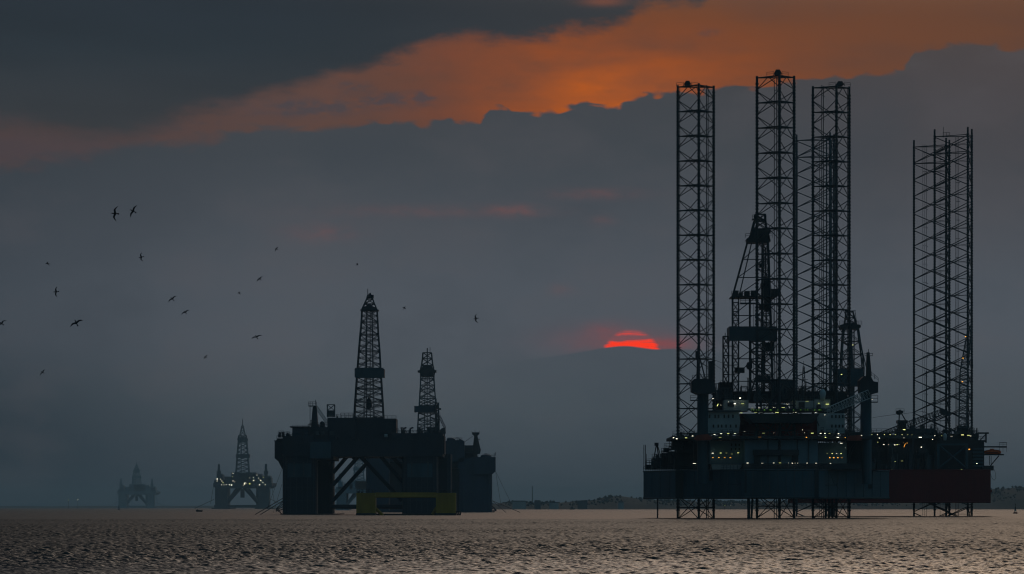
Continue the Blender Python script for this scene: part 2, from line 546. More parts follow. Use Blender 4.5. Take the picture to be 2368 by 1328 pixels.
# ------------------------------------------------------------------ water
def build_water():
    mat = bpy.data.materials.new('sea_water')
    mat.use_nodes = True
    nt = mat.node_tree
    b = nt.nodes['Principled BSDF']
    b.inputs['Base Color'].default_value = (0.012, 0.016, 0.018, 1)
    b.inputs['Roughness'].default_value = 0.10
    b.inputs['IOR'].default_value = 1.33
    at = nt.nodes.new('ShaderNodeAttribute')
    at.attribute_name = 'ripple'
    nt.links.new(at.outputs['Fac'], b.inputs['Roughness'])

    rng = np.random.default_rng(5)
    Y0, Y1 = 172.0, 1150.0
    rows, cols = 4400, 780
    t = np.linspace(0, 1, rows)
    Yr = Y0 * (Y1 / Y0) ** t
    half = 0.136
    u = np.linspace(-half, half, cols)
    Xg = Yr[:, None] * u[None, :]
    Yg = np.repeat(Yr[:, None], cols, 1)
    Z = np.zeros_like(Xg)
    lost = np.zeros(rows)
    dy = Yr * math.log(Y1 / Y0) / rows
    nw = 80
    for k in range(nw):
        lam = 0.22 * (2.4 / 0.22) ** (k / (nw - 1))
        side = -1 if k % 2 else 1
        ang = math.radians(-90 + side * rng.uniform(6, 60) + rng.normal(0, 6))
        kx, ky = math.cos(ang) * 2 * math.pi / lam, math.sin(ang) * 2 * math.pi / lam
        slope = 0.070 * (lam / 0.22) ** -0.36
        amp = slope * lam / (2 * math.pi)
        # waves finer than the mesh die out with distance; the bump carries on
        rat = np.minimum(2 * math.pi / abs(ky) / dy, 2 * math.pi / abs(kx) / (Yr * 2 * half / cols))
        fade = np.clip((rat - 1.9) / 1.4, 0, 1)[:, None]
        lost += 0.5 * slope ** 2 * (1 - fade[:, 0] ** 2)
        Z += amp * fade * np.sin(kx * Xg + ky * Yg + rng.uniform(0, 6.28))
    # gusts: patches of rougher and calmer water
    g = np.zeros_like(Xg)
    for k in range(14):
        lam = rng.uniform(25, 140)
        a = rng.uniform(0, 6.28)
        g += np.sin(2 * math.pi / lam * (math.cos(a) * Xg * 0.6 + math.sin(a) * Yg * 0.35) + rng.uniform(0, 6.28))
    Z *= 1.0 + 0.12 * g / 2.0
    Z = Z + 0.25 * np.abs(Z) - 0.02
    ed = np.minimum(1, np.minimum(np.arange(cols), np.arange(cols)[::-1]) / 12.0)[None, :]
    er = np.minimum(1, np.minimum(np.arange(rows), np.arange(rows)[::-1]) / 20.0)[:, None]
    Z *= ed * er
    V = np.stack([Xg, Yg, Z], -1).reshape(-1, 3)
    idx = np.arange(rows * cols).reshape(rows, cols)
    Fq = np.stack([idx[:-1, :-1], idx[:-1, 1:], idx[1:, 1:], idx[1:, :-1]], -1).reshape(-1, 4)
    # flat sheets that butt against the wavy field and reach the horizon
    BX, BY0, BY1 = 9000.0, -390.0, 29800.0
    ex = [(-BX, BY0, 0), (BX, BY0, 0), (BX, BY1, 0), (-BX, BY1, 0)]
    n0 = len(V)
    V = np.concatenate([V, np.array(ex)])
    a, bq, c, d = idx[0, 0], idx[0, -1], idx[-1, -1], idx[-1, 0]
    polys = [[n0, n0 + 1, bq, a], [n0 + 1, n0 + 2, c, bq], [n0 + 2, n0 + 3, d, c], [n0 + 3, n0, a, d]]
    me = bpy.data.meshes.new('water')
    nq = len(Fq)
    loops = np.concatenate([Fq.reshape(-1)] + [np.array(p) for p in polys]).astype(np.int32)
    starts = np.concatenate([np.arange(nq) * 4, nq * 4 + np.cumsum([0] + [len(p) for p in polys[:-1]])]).astype(np.int32)
    me.vertices.add(len(V))
    me.vertices.foreach_set('co', V.reshape(-1).astype(np.float32))
    me.loops.add(len(loops))
    me.loops.foreach_set('vertex_index', loops)
    me.polygons.add(len(starts))
    me.polygons.foreach_set('loop_start', starts)
    me.update(calc_edges=True)
    me.polygons.foreach_set('use_smooth', np.concatenate([np.ones(nq, bool), np.zeros(4, bool)]))
    rip = np.concatenate([np.repeat(((0.55 * lost + 0.0006) ** 0.25)[:, None], cols, 1).reshape(-1), np.full(4, (0.55 * lost[-1] + 0.0006) ** 0.25)])
    ra = me.attributes.new('ripple', 'FLOAT', 'POINT')
    ra.data.foreach_set('value', rip.astype(np.float32))
    me.materials.append(mat)
    o = bpy.data.objects.new('water', me)
    C.objects.link(o)
    o['kind'] = 'structure'
    o['label'] = 'rippled grey brown sea reflecting the sunset sky'


build_water()


# ------------------------------------------------------------------ lattice builders
def jackup_leg(root, chords, Y, ytop, ychord, bay_px, style, mat, matc, cr=0.5, pipes=()):
    """chords: [(photo x, depth offset)] the first is the left one; style 'K' or 'X'"""
    ztop = W(0, ytop, Y).z
    zch = W(0, ychord, Y).z
    bay = bay_px / F * Y
    pts = [((px - 1184) / F * Y, Y + d) for px, d in chords]
    nb = int((ztop + 4) / bay) + 1
    zs = [ztop - k * bay for k in range(nb + 1)]
    mb = MB()
    n = len(pts)
    edges = [(i, (i + 1) % n) for i in range(n)]
    hr, br = (0.18, 0.125) if style == 'K' else (0.15, 0.155)
    v3 = lambda p, z: Vector((p[0], p[1], z))
    for k, z in enumerate(zs):
        zn = z - bay
        for a, b in edges:
            A, B = pts[a], pts[b]
            if style == 'K':
                mb.tube(v3(A, z), v3(B, z), hr, 6)
                if k < nb:
                    m1 = v3(((A[0] + B[0]) / 2, (A[1] + B[1]) / 2), z)
                    m2 = m1 - Vector((0, 0, bay))
                    zm = z - bay / 2
                    for p in (A, B):
                        mb.tube(v3(p, zm + 0.25), m1, br, 5)
                        mb.tube(v3(p, zm - 0.25), m2, br, 5)
            else:
                if k < 2:
                    mb.tube(v3(A, z), v3(B, z), hr, 6)
                if k < nb:
                    mb.tube(v3(A, z - 0.2), v3(B, zn + 0.2), br, 5)
                    mb.tube(v3(B, z - 0.2), v3(A, zn + 0.2), br, 5)
                    if n == 3 and abs(A[0] - B[0]) > 4:
                        m = v3(((A[0] + B[0]) / 2, (A[1] + B[1]) / 2), z - bay / 2)
                        o = pts[3 - a - b]
                        mb.tube(m, v3(o, z - bay / 2), 0.07, 4)
        if style == 'K':        # internal span-breakers between the three mid-points
            ms = [v3(((pts[a][0] + pts[b][0]) / 2, (pts[a][1] + pts[b][1]) / 2), z) for a, b in edges]
            for i in range(n):
                mb.tube(ms[i], ms[(i + 1) % n], 0.09, 5)
    leg = mb.build('leg', mat, root)
    for p in pts:
        c = MB()
        c.tube((p[0], p[1], -5), (p[0], p[1], zch), cr, 8)
        # rack plate with teeth along the chord
        c.box(p[0] - 0.08, p[0] + 0.08, p[1] - cr - 0.2, p[1] + cr + 0.2, -5, zch - 1)
        z = 2.0
        while z < zch - 2:
            c.box(p[0] - cr - 0.12, p[0] + cr + 0.12, p[1] - 0.1, p[1] + 0.1, z, z + 0.45)
            z += 0.95
        c.build('chord', matc, leg)
    for (px, d, r, yt) in pipes:
        c = MB()
        x = (px - 1184) / F * Y
        zt = W(0, yt, Y).z
        c.tube((x, Y + d, 0), (x, Y + d, zt), r, 6)
        z = zt - 3
        while z > 15:
            c.tube((x, Y + d, z), (x + 0.5, Y + d, z), 0.08, 4)
            z -= 6.5
        c.build('riser_pipe', mat, leg)
    return leg


def leg_cap(leg, px, py, Y, mat, w=16, h=13):
    """sheave housing with handrails on top of a leg"""
    mb = MB()
    hw = w / 2
    mb.pprism([(px - hw * 0.62, py - h), (px + hw * 0.62, py - h), (px + hw, py - 2), (px + hw * 0.7, py), (px - hw * 0.7, py), (px - hw, py - 2)], Y - 1.0, 2.0)
    mb.line([(px - hw - 3, py + 1), (px - hw + 2, py - h + 3)], 0.8, Y)
    mb.line([(px + hw + 3, py + 1), (px + hw - 2, py - h + 3)], 0.8, Y)
    mb.build('sheave_housing', mat, leg)
    r = MB()
    r.prail((px - 26, py + 2), (px - hw - 2, py), Y, 1.0, 1.2, 0.05)
    r.build('handrail', mat, leg)
    MB().prail((px + hw + 2, py), (px + 24, py + 2), Y, 1.0, 1.2, 0.05).build('handrail', mat, leg)


def tower(mb, levels, Y, legr, br, depth=None, guides=0, sub=1):
    """four-legged tapering lattice; levels [(photo y, x0, x1)] from the top down"""
    L = []
    for py, x0, x1 in levels:
        a, b = W(x0, py, Y), W(x1, py, Y)
        hw = (b.x - a.x) / 2
        d = hw if depth is None else depth
        L.append([Vector((a.x, Y - d, a.z)), Vector((b.x, Y - d, a.z)), Vector((b.x, Y + d, a.z)), Vector((a.x, Y + d, a.z))])
    for A, B in zip(L, L[1:]):
        for i in range(4):
            j = (i + 1) % 4
            mb.tube(A[i], B[i], legr, 6)
            mb.tube(A[i], A[j], br, 5)
            mb.tube(A[i], B[j], br, 5)
            mb.tube(A[j], B[i], br, 5)
    for i in range(4):
        mb.tube(L[-1][i], L[-1][(i + 1) % 4], br, 5)
    for g in range(guides):
        t = (g + 1) / (guides + 1)
        for A, B in zip(L, L[1:]):
            for (i, j) in ((0, 1), (3, 2)):
                mb.tube(A[i].lerp(A[j], t), B[i].lerp(B[j], t), legr * 0.7, 5)
    return mb


def lattice_boom(mb, a, b, Y, Y2, w0, w1, n, r=0.1):
    """a crane boom between photo points a and b; w0/w1 = depth of the truss in metres at the ends"""
    A, B = W(a[0], a[1], Y), W(b[0], b[1], Y2)
    d = (B - A).normalized()
    u = d.cross(Vector((0, 1, 0))).normalized()
    w = d.cross(u)
    st = []
    for k in range(n + 1):
        t = k / n
        c = A.lerp(B, t)
        hw = (w0 + (w1 - w0) * t) / 2
        st.append([c + u * hw + w * hw, c - u * hw + w * hw, c - u * hw - w * hw, c + u * hw - w * hw])
    for k in range(n):
        for i in range(4):
            j = (i + 1) % 4
            mb.tube(st[k][i], st[k + 1][i], r, 5)
            mb.tube(st[k][i], st[k + 1][j], r * 0.6, 4)
            mb.tube(st[k][i], st[k][j], r * 0.6, 4)
    return mb


def clutter(root, rects, seed, mats, k=1.0):
    """machinery on the decks: skids, tanks, pipe runs and ladders, each a part"""
    rng = random.Random(seed)
    for (x0, x1, ybase, hmax, Y0, Y1, n) in rects:
        for _ in range(n):
            px = rng.uniform(x0, x1)
            Y = rng.uniform(Y0, Y1)
            h = rng.uniform(0.35, 1.0) * hmax
            w = rng.uniform(4, 13) * k
            t = rng.random()
            mb = MB()
            m = rng.choice(mats)
            if t < 0.42:
                mb.pbox(px - w / 2, ybase - h * 0.8, px + w / 2, ybase, Y, 2.5)
                mb.pbox(px - w / 3, ybase - h, px + w / 6, ybase - h * 0.8, Y + 0.5, 1.2)
                mb.prail((px - w / 2, ybase - h * 0.8), (px + w / 2, ybase - h * 0.8), Y, 1.0, 1.0, 0.05)
                mb.build('machinery_skid', m, root)
            elif t < 0.6:
                c = W(px, ybase, Y)
                r = w * 0.28 * Y / F
                H = h * Y / F
                mb.lathe((c.x, c.y, c.z), [(r, 0), (r, H * 0.85), (r * 0.7, H * 0.96), (r * 0.2, H)], 10)
                mb.build('tank', m, root)
            elif t < 0.8:
                p0 = [(px - w * 0.7, ybase), (px - w * 0.7, ybase - h * 0.8), (px + w * 0.5, ybase - h * 0.8), (px + w * 0.5, ybase - h * 0.2), (px + w, ybase - h * 0.2)]
                for q in range(2):
                    MB().line([(a + q * 2.2, b - q * 1.8) for a, b in p0], 0.7 * k, Y + q).build('pipe_run', m, root)
                pass
            else:
                mb.line([(px, ybase), (px, ybase - h * 1.5)], 0.6 * k, Y)
                mb.line([(px + 2.5, ybase), (px + 2.5, ybase - h * 1.5)], 0.6 * k, Y)
                z = 0
                while z < h * 1.5:
                    mb.line([(px, ybase - z), (px + 2.5, ybase - z)], 0.35 * k, Y)
                    z += 2.4
                mb.pbox(px - 2, ybase - h * 1.5, px + 5, ybase - h * 1.5 + 0.8, Y - 0.6, 1.4)
                mb.build('ladder', m, root)


# ------------------------------------------------------------------ nearest jack-up
def build_jackup_near():
    root = thing('jackup_rig', 'blue grey jack-up rig with three tallest lattice legs and brightly lit decks', 'oil rig', (W(1795, 0, 1200).x, 1200, 0))
    plan = [(1488, 1236), (1568, 1206), (1722, 1180), (1895, 1180), (2056, 1218), (2056, 1262), (1488, 1262)]
    poly = [((px - 1184) / F * Y, Y) for px, Y in plan]
    z0, z1 = W(0, 1153, 1180).z, W(0, 1085, 1180).z
    hull = MB().prism(poly, z0, z1).build('hull', M_HULL, root)

    def hy(px):
        for (xa, ya), (xb, yb) in zip(plan, plan[1:5]):
            if xa <= px <= xb:
                return ya + (yb - ya) * (px - xa) / (xb - xa)
        return 1240
    # fender strake, ribs and scuppers that the hull carries
    st = MB()
    for (xa, ya), (xb, yb) in zip(plan, plan[1:5]):
        A = W(xa, 1085, 1180)
        for z in (z1 - 0.25, z0 + 0.3):
            st.tube(((xa - 1184) / F * ya, ya, z), ((xb - 1184) / F * yb, yb, z), 0.22, 6)
        m = int((xb - xa) / 19)
        for k in range(1, m):
            t = k / m
            Y = ya + (yb - ya) * t
            x = ((xa - 1184) / F * ya) * (1 - t) + ((xb - 1184) / F * yb) * t
            st.box(x - 0.12, x + 0.12, Y - 0.12, Y + 0.3, z0 + 0.5, z1 - 0.5)
    st.build('rubbing_strake', M_STEEL_BLUE, hull)
    for (pa, pb, t, bt) in ((1562, 1579, 1088, 1152), (1640, 1648, 1088, 1112), (1722, 1727, 1090, 1140), (1884, 1893, 1086, 1152), (2008, 2018, 1088, 1130)):
        Yp = min(hy(pa), hy(pb))
        MB().pbox(pa, t, pb, bt, Yp - 0.35, 1.0).build('recess_shade', M_DARKBOX, hull)  # dark strips set proud of the plating, painting the shade of leg-well recesses
    for (pa, pb, t) in ((1680, 1712, 1120), (1908, 1934, 1122)):
        mb = MB()
        Yp = min(hy(pa), hy(pb)) - 0.3
        mb.ptube((pa, t), (pb, t), 0.7, Yp).ptube((pb - 4, t), (pb - 14, t - 26), 0.5, Yp).ptube((pb, t - 4), (pb, t + 3), 0.6, Yp)
        mb.build('stowed_anchor', M_DARKBOX, hull)
    rl = MB()
    for (xa, ya), (xb, yb) in zip(plan, plan[1:5]):
        rl.rail(((xa - 1184) / F * ya, ya + 0.4, z1), ((xb - 1184) / F * yb, yb + 0.4, z1), 1.2, 1.6, 0.05)
    rl.build('handrail', M_STEEL, hull)
    for px in (1521,):
        a, b = W(px, 1153, 1225), W(px, 1199, 1225)
        MB().tube((a.x, 1226, -1), (a.x, 1226, z0 + 0.2), 0.22, 8).build('caisson', M_STEEL, root)
    # drill conductor hanging under the hull
    c = MB()
    c.tube((W(1732, 0, 1190).x, 1190, -2), (W(1731, 0, 1190).x, 1190, z0 + 0.2), 0.45, 10)
    c.tube((W(1738, 0, 1190).x, 1192, -2), (W(1741, 0, 1190).x, 1192, z0 + 0.2), 0.3, 10)
    c.build('caisson', M_STEEL_BLUE, root)
    for k, px in enumerate((1909, 1917, 1925)):
        MB().ptube((px, 1200), (px, 1150), 2.4, 1236 + k, n=8).build('caisson', M_STEEL, root)

    # legs
    l1 = jackup_leg(root, [(1568, 2), (1614.5, -4), (1651.5, 3)], 1215, 200, 196, 57.3, 'K', M_STEEL, M_STEEL, 0.33,
                    [(1573, 3, 0.1, 200), (1634, 1, 0.14, 196), (1638, 1.4, 0.14, 198)])
    leg_cap(l1, 1590, 198, 1215, M_STEEL, 14, 11)
    l2 = jackup_leg(root, [(1752, 3), (1800.5, -4), (1837.5, 2)], 1191, 178, 174, 58.4, 'K', M_STEEL, M_STEEL, 0.35,
                    [(1791, 1, 0.12, 184), (1797, 1.4, 0.14, 182)])
    leg_cap(l2, 1799, 174, 1188, M_STEEL, 15, 13)
    l3 = jackup_leg(root, [(1881, 2), (1932.5, -3), (1966, 3)], 1215, 202, 198, 57.1, 'K', M_STEEL, M_STEEL, 0.33,
                    [(1901, 1, 0.12, 196), (1905, 1.3, 0.12, 198), (1961, 2, 0.1, 200)])
    leg_cap(l3, 1943, 198, 1214, M_STEEL, 16, 10)
    # jack houses round the legs
    for (a, b, Y, t) in ((1560, 1660, 1209, 1020), (1744, 1846, 1186, 1014), (1872, 1975, 1209, 1016)):
        mb = MB()
        mb.pbox(a, 1052, a + 14, 1085, Y, 12)
        mb.pbox(b - 14, 1052, b, 1085, Y, 12)
        mb.pbox(a - 2, t + 26, b + 2, 1053, Y - 1, 14)
        mb.build('jack_house', M_DARKBOX, root)

    # deck house (blue-grey panels) and lower white house
    dh = MB().pbox(1722, 1017, 1892, 1074, 1187, 24).build('deck_house', M_HOUSE, root)
    for px in (1776, 1844, 1870):
        MB().pbox(px - 1.5, 1018, px + 1.5, 1074, 1186.6, 0.4).build('panel_seam', M_STEEL_BLUE, dh)
    MB().pbox(1718, 1072, 1990, 1085.5, 1183.5, 30).build('main_deck_step', M_DARKBOX, root)
    lh = MB().pbox(1642, 1020, 1721, 1073, 1192, 20).build('lower_house', M_HOUSE, root)
    MB().pprism([(1645, 1074), (1722, 1074), (1708, 1086), (1648, 1086)], 1189.5, 2).build('lifeboat_rack', M_PALE_STEEL, root)
    MB().pprism([(1898, 1072), (1960, 1072), (1948, 1086), (1902, 1086)], 1189.5, 2).build('lifeboat_rack', M_PALE_STEEL, root)
    MB().pbox(1893, 1024, 1958, 1073, 1194, 20).build('lower_house', M_HOUSE, root)
    for k, px in enumerate((1690, 1700, 1708)):
        for py in (1026, 1036):
            MB().pbox(px, py, px + 3, py + 6, 1191.7, 0.3).build('window', M_WINDOW, lh)
    # white accommodation wings
    ac = MB().pbox(1634, 951, 1708, 1003, 1192, 22)
    ac.pprism([(1708, 951), (1712, 975), (1708, 1003)], 1192, 20)
    ac = ac.build('accommodation_block', M_WHITE, root)
    MB().pbox(1625, 949, 1714, 952, 1190.5, 26).build('roof_edge', M_STEEL_BLUE, ac)
    for px in (1641, 1654, 1662, 1675, 1685, 1695):
        MB().pbox(px - 1.7, 959, px + 1.7, 967, 1191.75, 0.3).build('window', M_WINDOW, ac)
    for px in (1650, 1661, 1669, 1679, 1689.5, 1702):
        MB().pbox(px - 1.7, 982, px + 1.7, 989, 1191.75, 0.3).build('window', M_WINDOW, ac)
    ac2 = MB().pbox(1890, 956, 1953, 1003, 1199, 20).build('accommodation_block', M_WHITE, root)
    for px in (1924, 1933, 1941, 1949):
        for py in (960, 982):
            MB().pbox(px - 1.6, py, px + 1.6, py + 7, 1198.7, 0.35).build('window', M_WINDOW, ac2)
    # dark core of the topsides under the helideck
    MB().pbox(1712, 957, 1890, 1017, 1200, 26).build('machinery_hall', M_RED, root)
    MB().pprism([(1722, 957), (1896, 957), (1880, 978), (1740, 978)], 1184, 16).build('helideck_support', M_DARKBOX, root)
    # mid deck walkway
    dk = MB().pbox(1556, 1008, 2020, 1015, 1184, 50).build('middle_deck', M_DARKBOX, root)
    rm = MB().prail((1556, 1008), (2020, 1008), 1184, 1.3, 1.5, 0.05)
    rm.build('handrail', M_STEEL, dk)
    # helideck with net frame
    hd = []
    cx, cz, R = W(1822, 0, 1192).x, W(0, 951, 1180).z, 10.8
    for k in range(8):
        a = math.pi / 8 + k * math.pi / 4
        hd.append((cx + R * math.cos(a), 1192 + R * math.sin(a)))
    hdo = MB().prism(hd, cz, cz + 0.7).build('helideck', M_DARKBOX, root)
    nt_ = MB()
    for k in range(8):
        a, b = hd[k], hd[(k + 1) % 8]
        a2 = (cx + (a[0] - cx) * 1.12, 1192 + (a[1] - 1192) * 1.12)
        b2 = (cx + (b[0] - cx) * 1.12, 1192 + (b[1] - 1192) * 1.12)
        nt_.tube((*a2, cz + 0.9), (*b2, cz + 0.9), 0.08, 5)
        for t in (0.0, 0.25, 0.5, 0.75):
            p = Vector((*a, cz + 0.3)).lerp(Vector((*b, cz + 0.3)), t)
            q = Vector((*a2, cz + 0.9)).lerp(Vector((*b2, cz + 0.9)), t)
            nt_.tube(p, q, 0.05, 4)
    nt_.build('safety_net', M_STEEL, hdo)
    tr = MB()
    for px in (1760, 1800, 1840, 1880):
        tr.ptube((px, 953), (px - 14, 985), 1.4, 1186)
        tr.ptube((px, 953), (px + 14, 985), 1.4, 1186)
    tr.build('support_truss', M_STEEL, hdo)
    # upper cabins
    cb = MB().pbox(1676, 925, 1731, 951, 1204, 12).build('upper_cabin', M_PALE_STEEL, root)
    MB().pbox(1683, 931, 1697, 940, 1203.7, 0.4).build('window', M_WINDOW, cb)
    cb = MB().pbox(1833, 927, 1881, 951, 1206, 12).build('upper_cabin', M_PALE_STEEL, root)
    MB().pbox(1847, 930, 1861, 944, 1205.7, 0.4).build('window', M_WINDOW, cb)
    cb = MB().pbox(1883, 924, 1920, 951, 1206, 12).build('upper_cabin', M_PALE_STEEL, root)
    MB().pbox(1888, 936, 1898, 946, 1205.7, 0.4).build('window', M_WINDOW, cb)
    # cantilever / drill floor mass behind
    MB().pbox(1655, 908, 1700, 952, 1222, 18).build('drill_floor_module', M_DARKBOX, root)
    MB().pbox(1664, 884, 1692, 910, 1224, 10).build('drill_floor_module', M_DARKBOX, root)
    MB().pbox(1782, 880, 1838, 905, 1226, 10).build('drill_floor_module', M_STEEL_BLUE, root)
    MB().pbox(1690, 905, 1900, 930, 1226, 16).build('drill_floor_module', M_DARKBOX, root)
    MB().pbox(1900, 905, 1960, 955, 1226, 16).build('drill_floor_module', M_DARKBOX, root)
    c = W(1902.5, 915, 1206)
    MB().lathe((c.x, c.y, c.z), [(0.7, -1.2), (0.8, 0.0), (0.97, 0.5), (0.8, 1.2), (0.4, 1.7), (0.1, 1.85)], 14).build('radome', M_WHITE, root, True)

    # derrick
    Y = 1222
    d = MB()
    for dY in (-5.5, 5.5):
        d.line([(1728, 562), (1694, 686), (1694, 906)], 2.5, Y + dY, 6)
        d.line([(1738, 562), (1708, 690), (1708, 906)], 1.5, Y + dY, 6)
        d.line([(1776, 560), (1781, 690), (1787, 906)], 3.0, Y + dY, 6)
        d.line([(1763, 560), (1766, 906)], 1.5, Y + dY, 6)
        for py, a, b in ((600, 1718, 1777), (642, 1706, 1779), (686, 1694, 1782), (730, 1694, 1783), (757, 1690, 1785), (830, 1694, 1786), (882, 1694, 1787)):
            d.ptube((a, py), (b, py), 1.2, Y + dY)
        for a, b in (((1718, 600), (1763, 560)), ((1706, 642), (1765, 600)), ((1696, 690), (1765, 642)), ((1694, 730), (1745, 690)), ((1745, 690), (1783, 730)),
                     ((1695, 757), (1740, 730)), ((1790, 757), (1745, 730)), ((1708, 830), (1766, 790)), ((1766, 830), (1708, 790)),
                     ((1694, 882), (1740, 830)), ((1740, 830), (1787, 882)), ((1766, 640), (1780, 690)), ((1766, 790), (1786, 830))):
            d.ptube(a, b, 1.1, Y + dY)
    for py, a, b in ((600, 1718, 1777), (686, 1694, 1782), (730, 1694, 1783), (830, 1694, 1786), (905, 1694, 1787)):
        for px in (a, b):
            d.tube(W(px, py, Y - 5.5), W(px, py, Y + 5.5), 0.18, 5)
    d.line([(1734, 690), (1734, 906)], 2.6, Y, 6)
    d.line([(1748, 560), (1750, 906)], 1.2, Y + 1, 6)
    d.line([(1752, 860), (1737, 906)], 2.0, Y - 1, 6)
    tower(d, [(700 + k * 20.6, 1694, 1708) for k in range(11)], Y - 4, 0.14, 0.08, 1.5)
    tower(d, [(566 + k * 20, 1765 - k * 0.2, 1775 + k * 0.7) for k in range(18)], Y + 3, 0.16, 0.09, 1.5)
    tower(d, [(790 + k * 23, 1736, 1768) for k in range(6)], Y + 5, 0.16, 0.1, 1.5)
    d.line([(1763, 560), (1762, 755)], 2.6, Y + 2, 6)
    d.line([(1770, 575), (1772, 755)], 1.8, Y + 1, 6)
    d.line([(1729, 600), (1763, 600)], 1.0, Y - 4)
    for (a, b, c, e) in ((1757, 610, 1768, 618), (1760, 655, 1780, 664), (1756, 705, 1776, 716), (1782, 668, 1800, 684), (1698, 672, 1708, 684), (1722, 674, 1734, 684), (1770, 792, 1790, 812), (1700, 850, 1722, 862), (1755, 868, 1782, 884)):
        d.pbox(a, b, c, e, Y - 2, 4)
    for dx in range(6):
        d.line([(1742 + dx * 4, 700 + dx * 9), (1743 + dx * 4.5, 906)], 0.5, Y + 2 + dx * 0.4)
    for dx in range(4):
        d.line([(1779 + dx * 4.5, 600 + dx * 60), (1792 + dx * 4, 906)], 0.35, Y + 4)
    der = d.build('derrick', M_STEEL, root)
    fr = MB()
    tower(fr, [(496, 1746, 1769), (512, 1745, 1770), (530, 1741, 1772), (545, 1736, 1776), (560, 1729, 1779)], Y, 0.28, 0.13)
    fr.pbox(1740, 506, 1772, 508, Y - 2, 4)
    fr.prail((1740, 506), (1772, 506), Y - 2, 1.1, 1.1, 0.06)
    fr.line([(1742, 512), (1735, 540)], 0.8, Y - 3)
    fr.build('crown_frame', M_STEEL, der)
    cbk = MB().pprism([(1727, 552), (1736, 545), (1739, 533), (1748, 528), (1775, 530), (1784, 532), (1776, 545), (1778, 560), (1729, 561)], Y - 4, 8)
    cbk.prail((1724, 550), (1786, 550), Y - 4.5, 1.2, 1.2, 0.06)
    cbk.build('crown_block', M_STEEL, der)
    ww = MB().pbox(1687, 755, 1797, 788.5, Y - 7.5, 0.4)
    ww.pbox(1687, 755, 1690, 788.5, Y - 7.1, 15).pbox(1794, 755, 1797, 788.5, Y - 7.1, 15).pbox(1687, 755, 1797, 788.5, Y + 7.5, 0.4)
    for k in range(12):
        px = 1690 + k * 9
        ww.pbox(px, 756, px + 0.8, 787, Y - 7.65, 0.15)
    ww.build('wind_wall', M_STEEL_BLUE, der)
    pf = MB()
    pf.pbox(1692, 684, 1796, 687, Y - 7, 14)
    pf.prail((1692, 684), (1796, 684), Y - 7, 1.3, 1.4, 0.06)
    pf.pbox(1737, 672, 1748, 684, Y - 3, 3).pbox(1710, 676, 1718, 684, Y - 3, 3).pbox(1784, 676, 1790, 684, Y - 3, 3)
    pf.pbox(1712, 700, 1748, 703, Y - 6.5, 3)
    pf.prail((1712, 700), (1748, 700), Y - 6.5, 1.2, 1.2, 0.06)
    pf.build('monkey_board', M_STEEL, der)
    MB().pprism([(1766, 640), (1774, 632), (1779, 660), (1780, 720), (1768, 720)], Y - 2, 3).build('travelling_block', M_STEEL, der)
    MB().pprism([(1729, 838), (1739, 836), (1740, 850), (1737, 856), (1729, 853), (1726, 846)], Y - 2, 3).build('top_drive', M_STEEL, der)
    ld = MB()
    tower(ld, [(778, 1672, 1685), (800, 1672, 1685), (822, 1672, 1685), (844, 1672, 1685), (866, 1672, 1685), (888, 1672, 1685)], Y, 0.17, 0.1, 1.2)
    for py in (778, 800, 822, 844, 866):
        ld.pbox(1671, py, 1700, py + 1, Y - 1.5, 3)
    ld.line([(1677, 770), (1677, 790)], 0.8, Y)
    ld.build('stair_tower', M_STEEL, der)
    lamp(der, 1755, 491, Y, 2.2, 2.2, 'r')

    # cranes
    cr = MB()
    pc = W(1625, 0, 1186)
    cr.tube((pc.x, 1186.5, z0 + 4), (pc.x, 1186.5, W(0, 907, 1186).z), 12.5 * 1186 / F, 18)
    cr.tube((pc.x, 1186.5, W(0, 1020, 1186).z), (pc.x, 1186.5, W(0, 1004, 1186).z), 26 * 1186 / F, 18, 18 * 1186 / F)
    crane = cr.build('crane', M_HULL, root)
    mb = MB().pprism([(1600, 905), (1600, 882), (1606, 876), (1640, 876), (1652, 884), (1656, 906), (1640, 911), (1612, 911)], 1181, 10)
    mb.prail((1601, 878), (1640, 876), 1181, 1.2, 1.2, 0.06)
    mb.pbox(1597, 925, 1616, 927, 1181, 3)
    mb.prail((1597, 925), (1614, 925), 1181, 1.3, 1.2, 0.06)
    mb.build('cab', M_STEEL, crane)
    mb = MB()
    for dY in (-1.5, 1.5):
        mb.line([(1612, 880), (1614, 815)], 2.2, 1186 + dY)
        mb.line([(1632, 880), (1616, 818)], 1.6, 1186 + dY)
    mb.pbox(1609, 812, 1618, 832, 1184.5, 3)
    mb.line([(1613, 800), (1614, 815)], 1, 1186)
    mb.pbox(1640, 835, 1650, 880, 1188, 3)
    mb.line([(1616, 818), (1676, 842)], 0.45, 1186)
    mb.line([(1616, 820), (1690, 868)], 0.45, 1186)
    mb.build('mast', M_STEEL, crane)
    MB().pprism([(1604, 1016), (1612, 1006), (1637, 1004), (1648, 1012), (1644, 1018), (1612, 1019)], 1182.5, 1).build('slew_ring', M_RUST, crane)

    cr = MB()
    pc = W(2004, 0, 1200)
    cr.tube((pc.x, 1200, W(0, 1120, 1200).z), (pc.x, 1200, W(0, 908, 1200).z), 11.5 * 1200 / F, 18)
    crane = cr.build('crane', M_HULL, root)
    mb = MB().pprism([(1990, 908), (1988, 880), (1998, 870), (2014, 870), (2020, 882), (2031, 884), (2031, 908), (2016, 912)], 1195, 9)
    mb.prail((2014, 870), (2031, 884), 1195, 1.2, 1.2, 0.06)
    mb.pbox(2014, 929, 2030, 931, 1195, 3)
    mb.prail((2014, 929), (2030, 929), 1195, 1.8, 1.2, 0.07)
    mb.build('cab', M_STEEL, crane)
    mb = MB()
    mb.pprism([(2003, 870), (2005, 815), (2011, 815), (2016, 870)], 1199, 2)
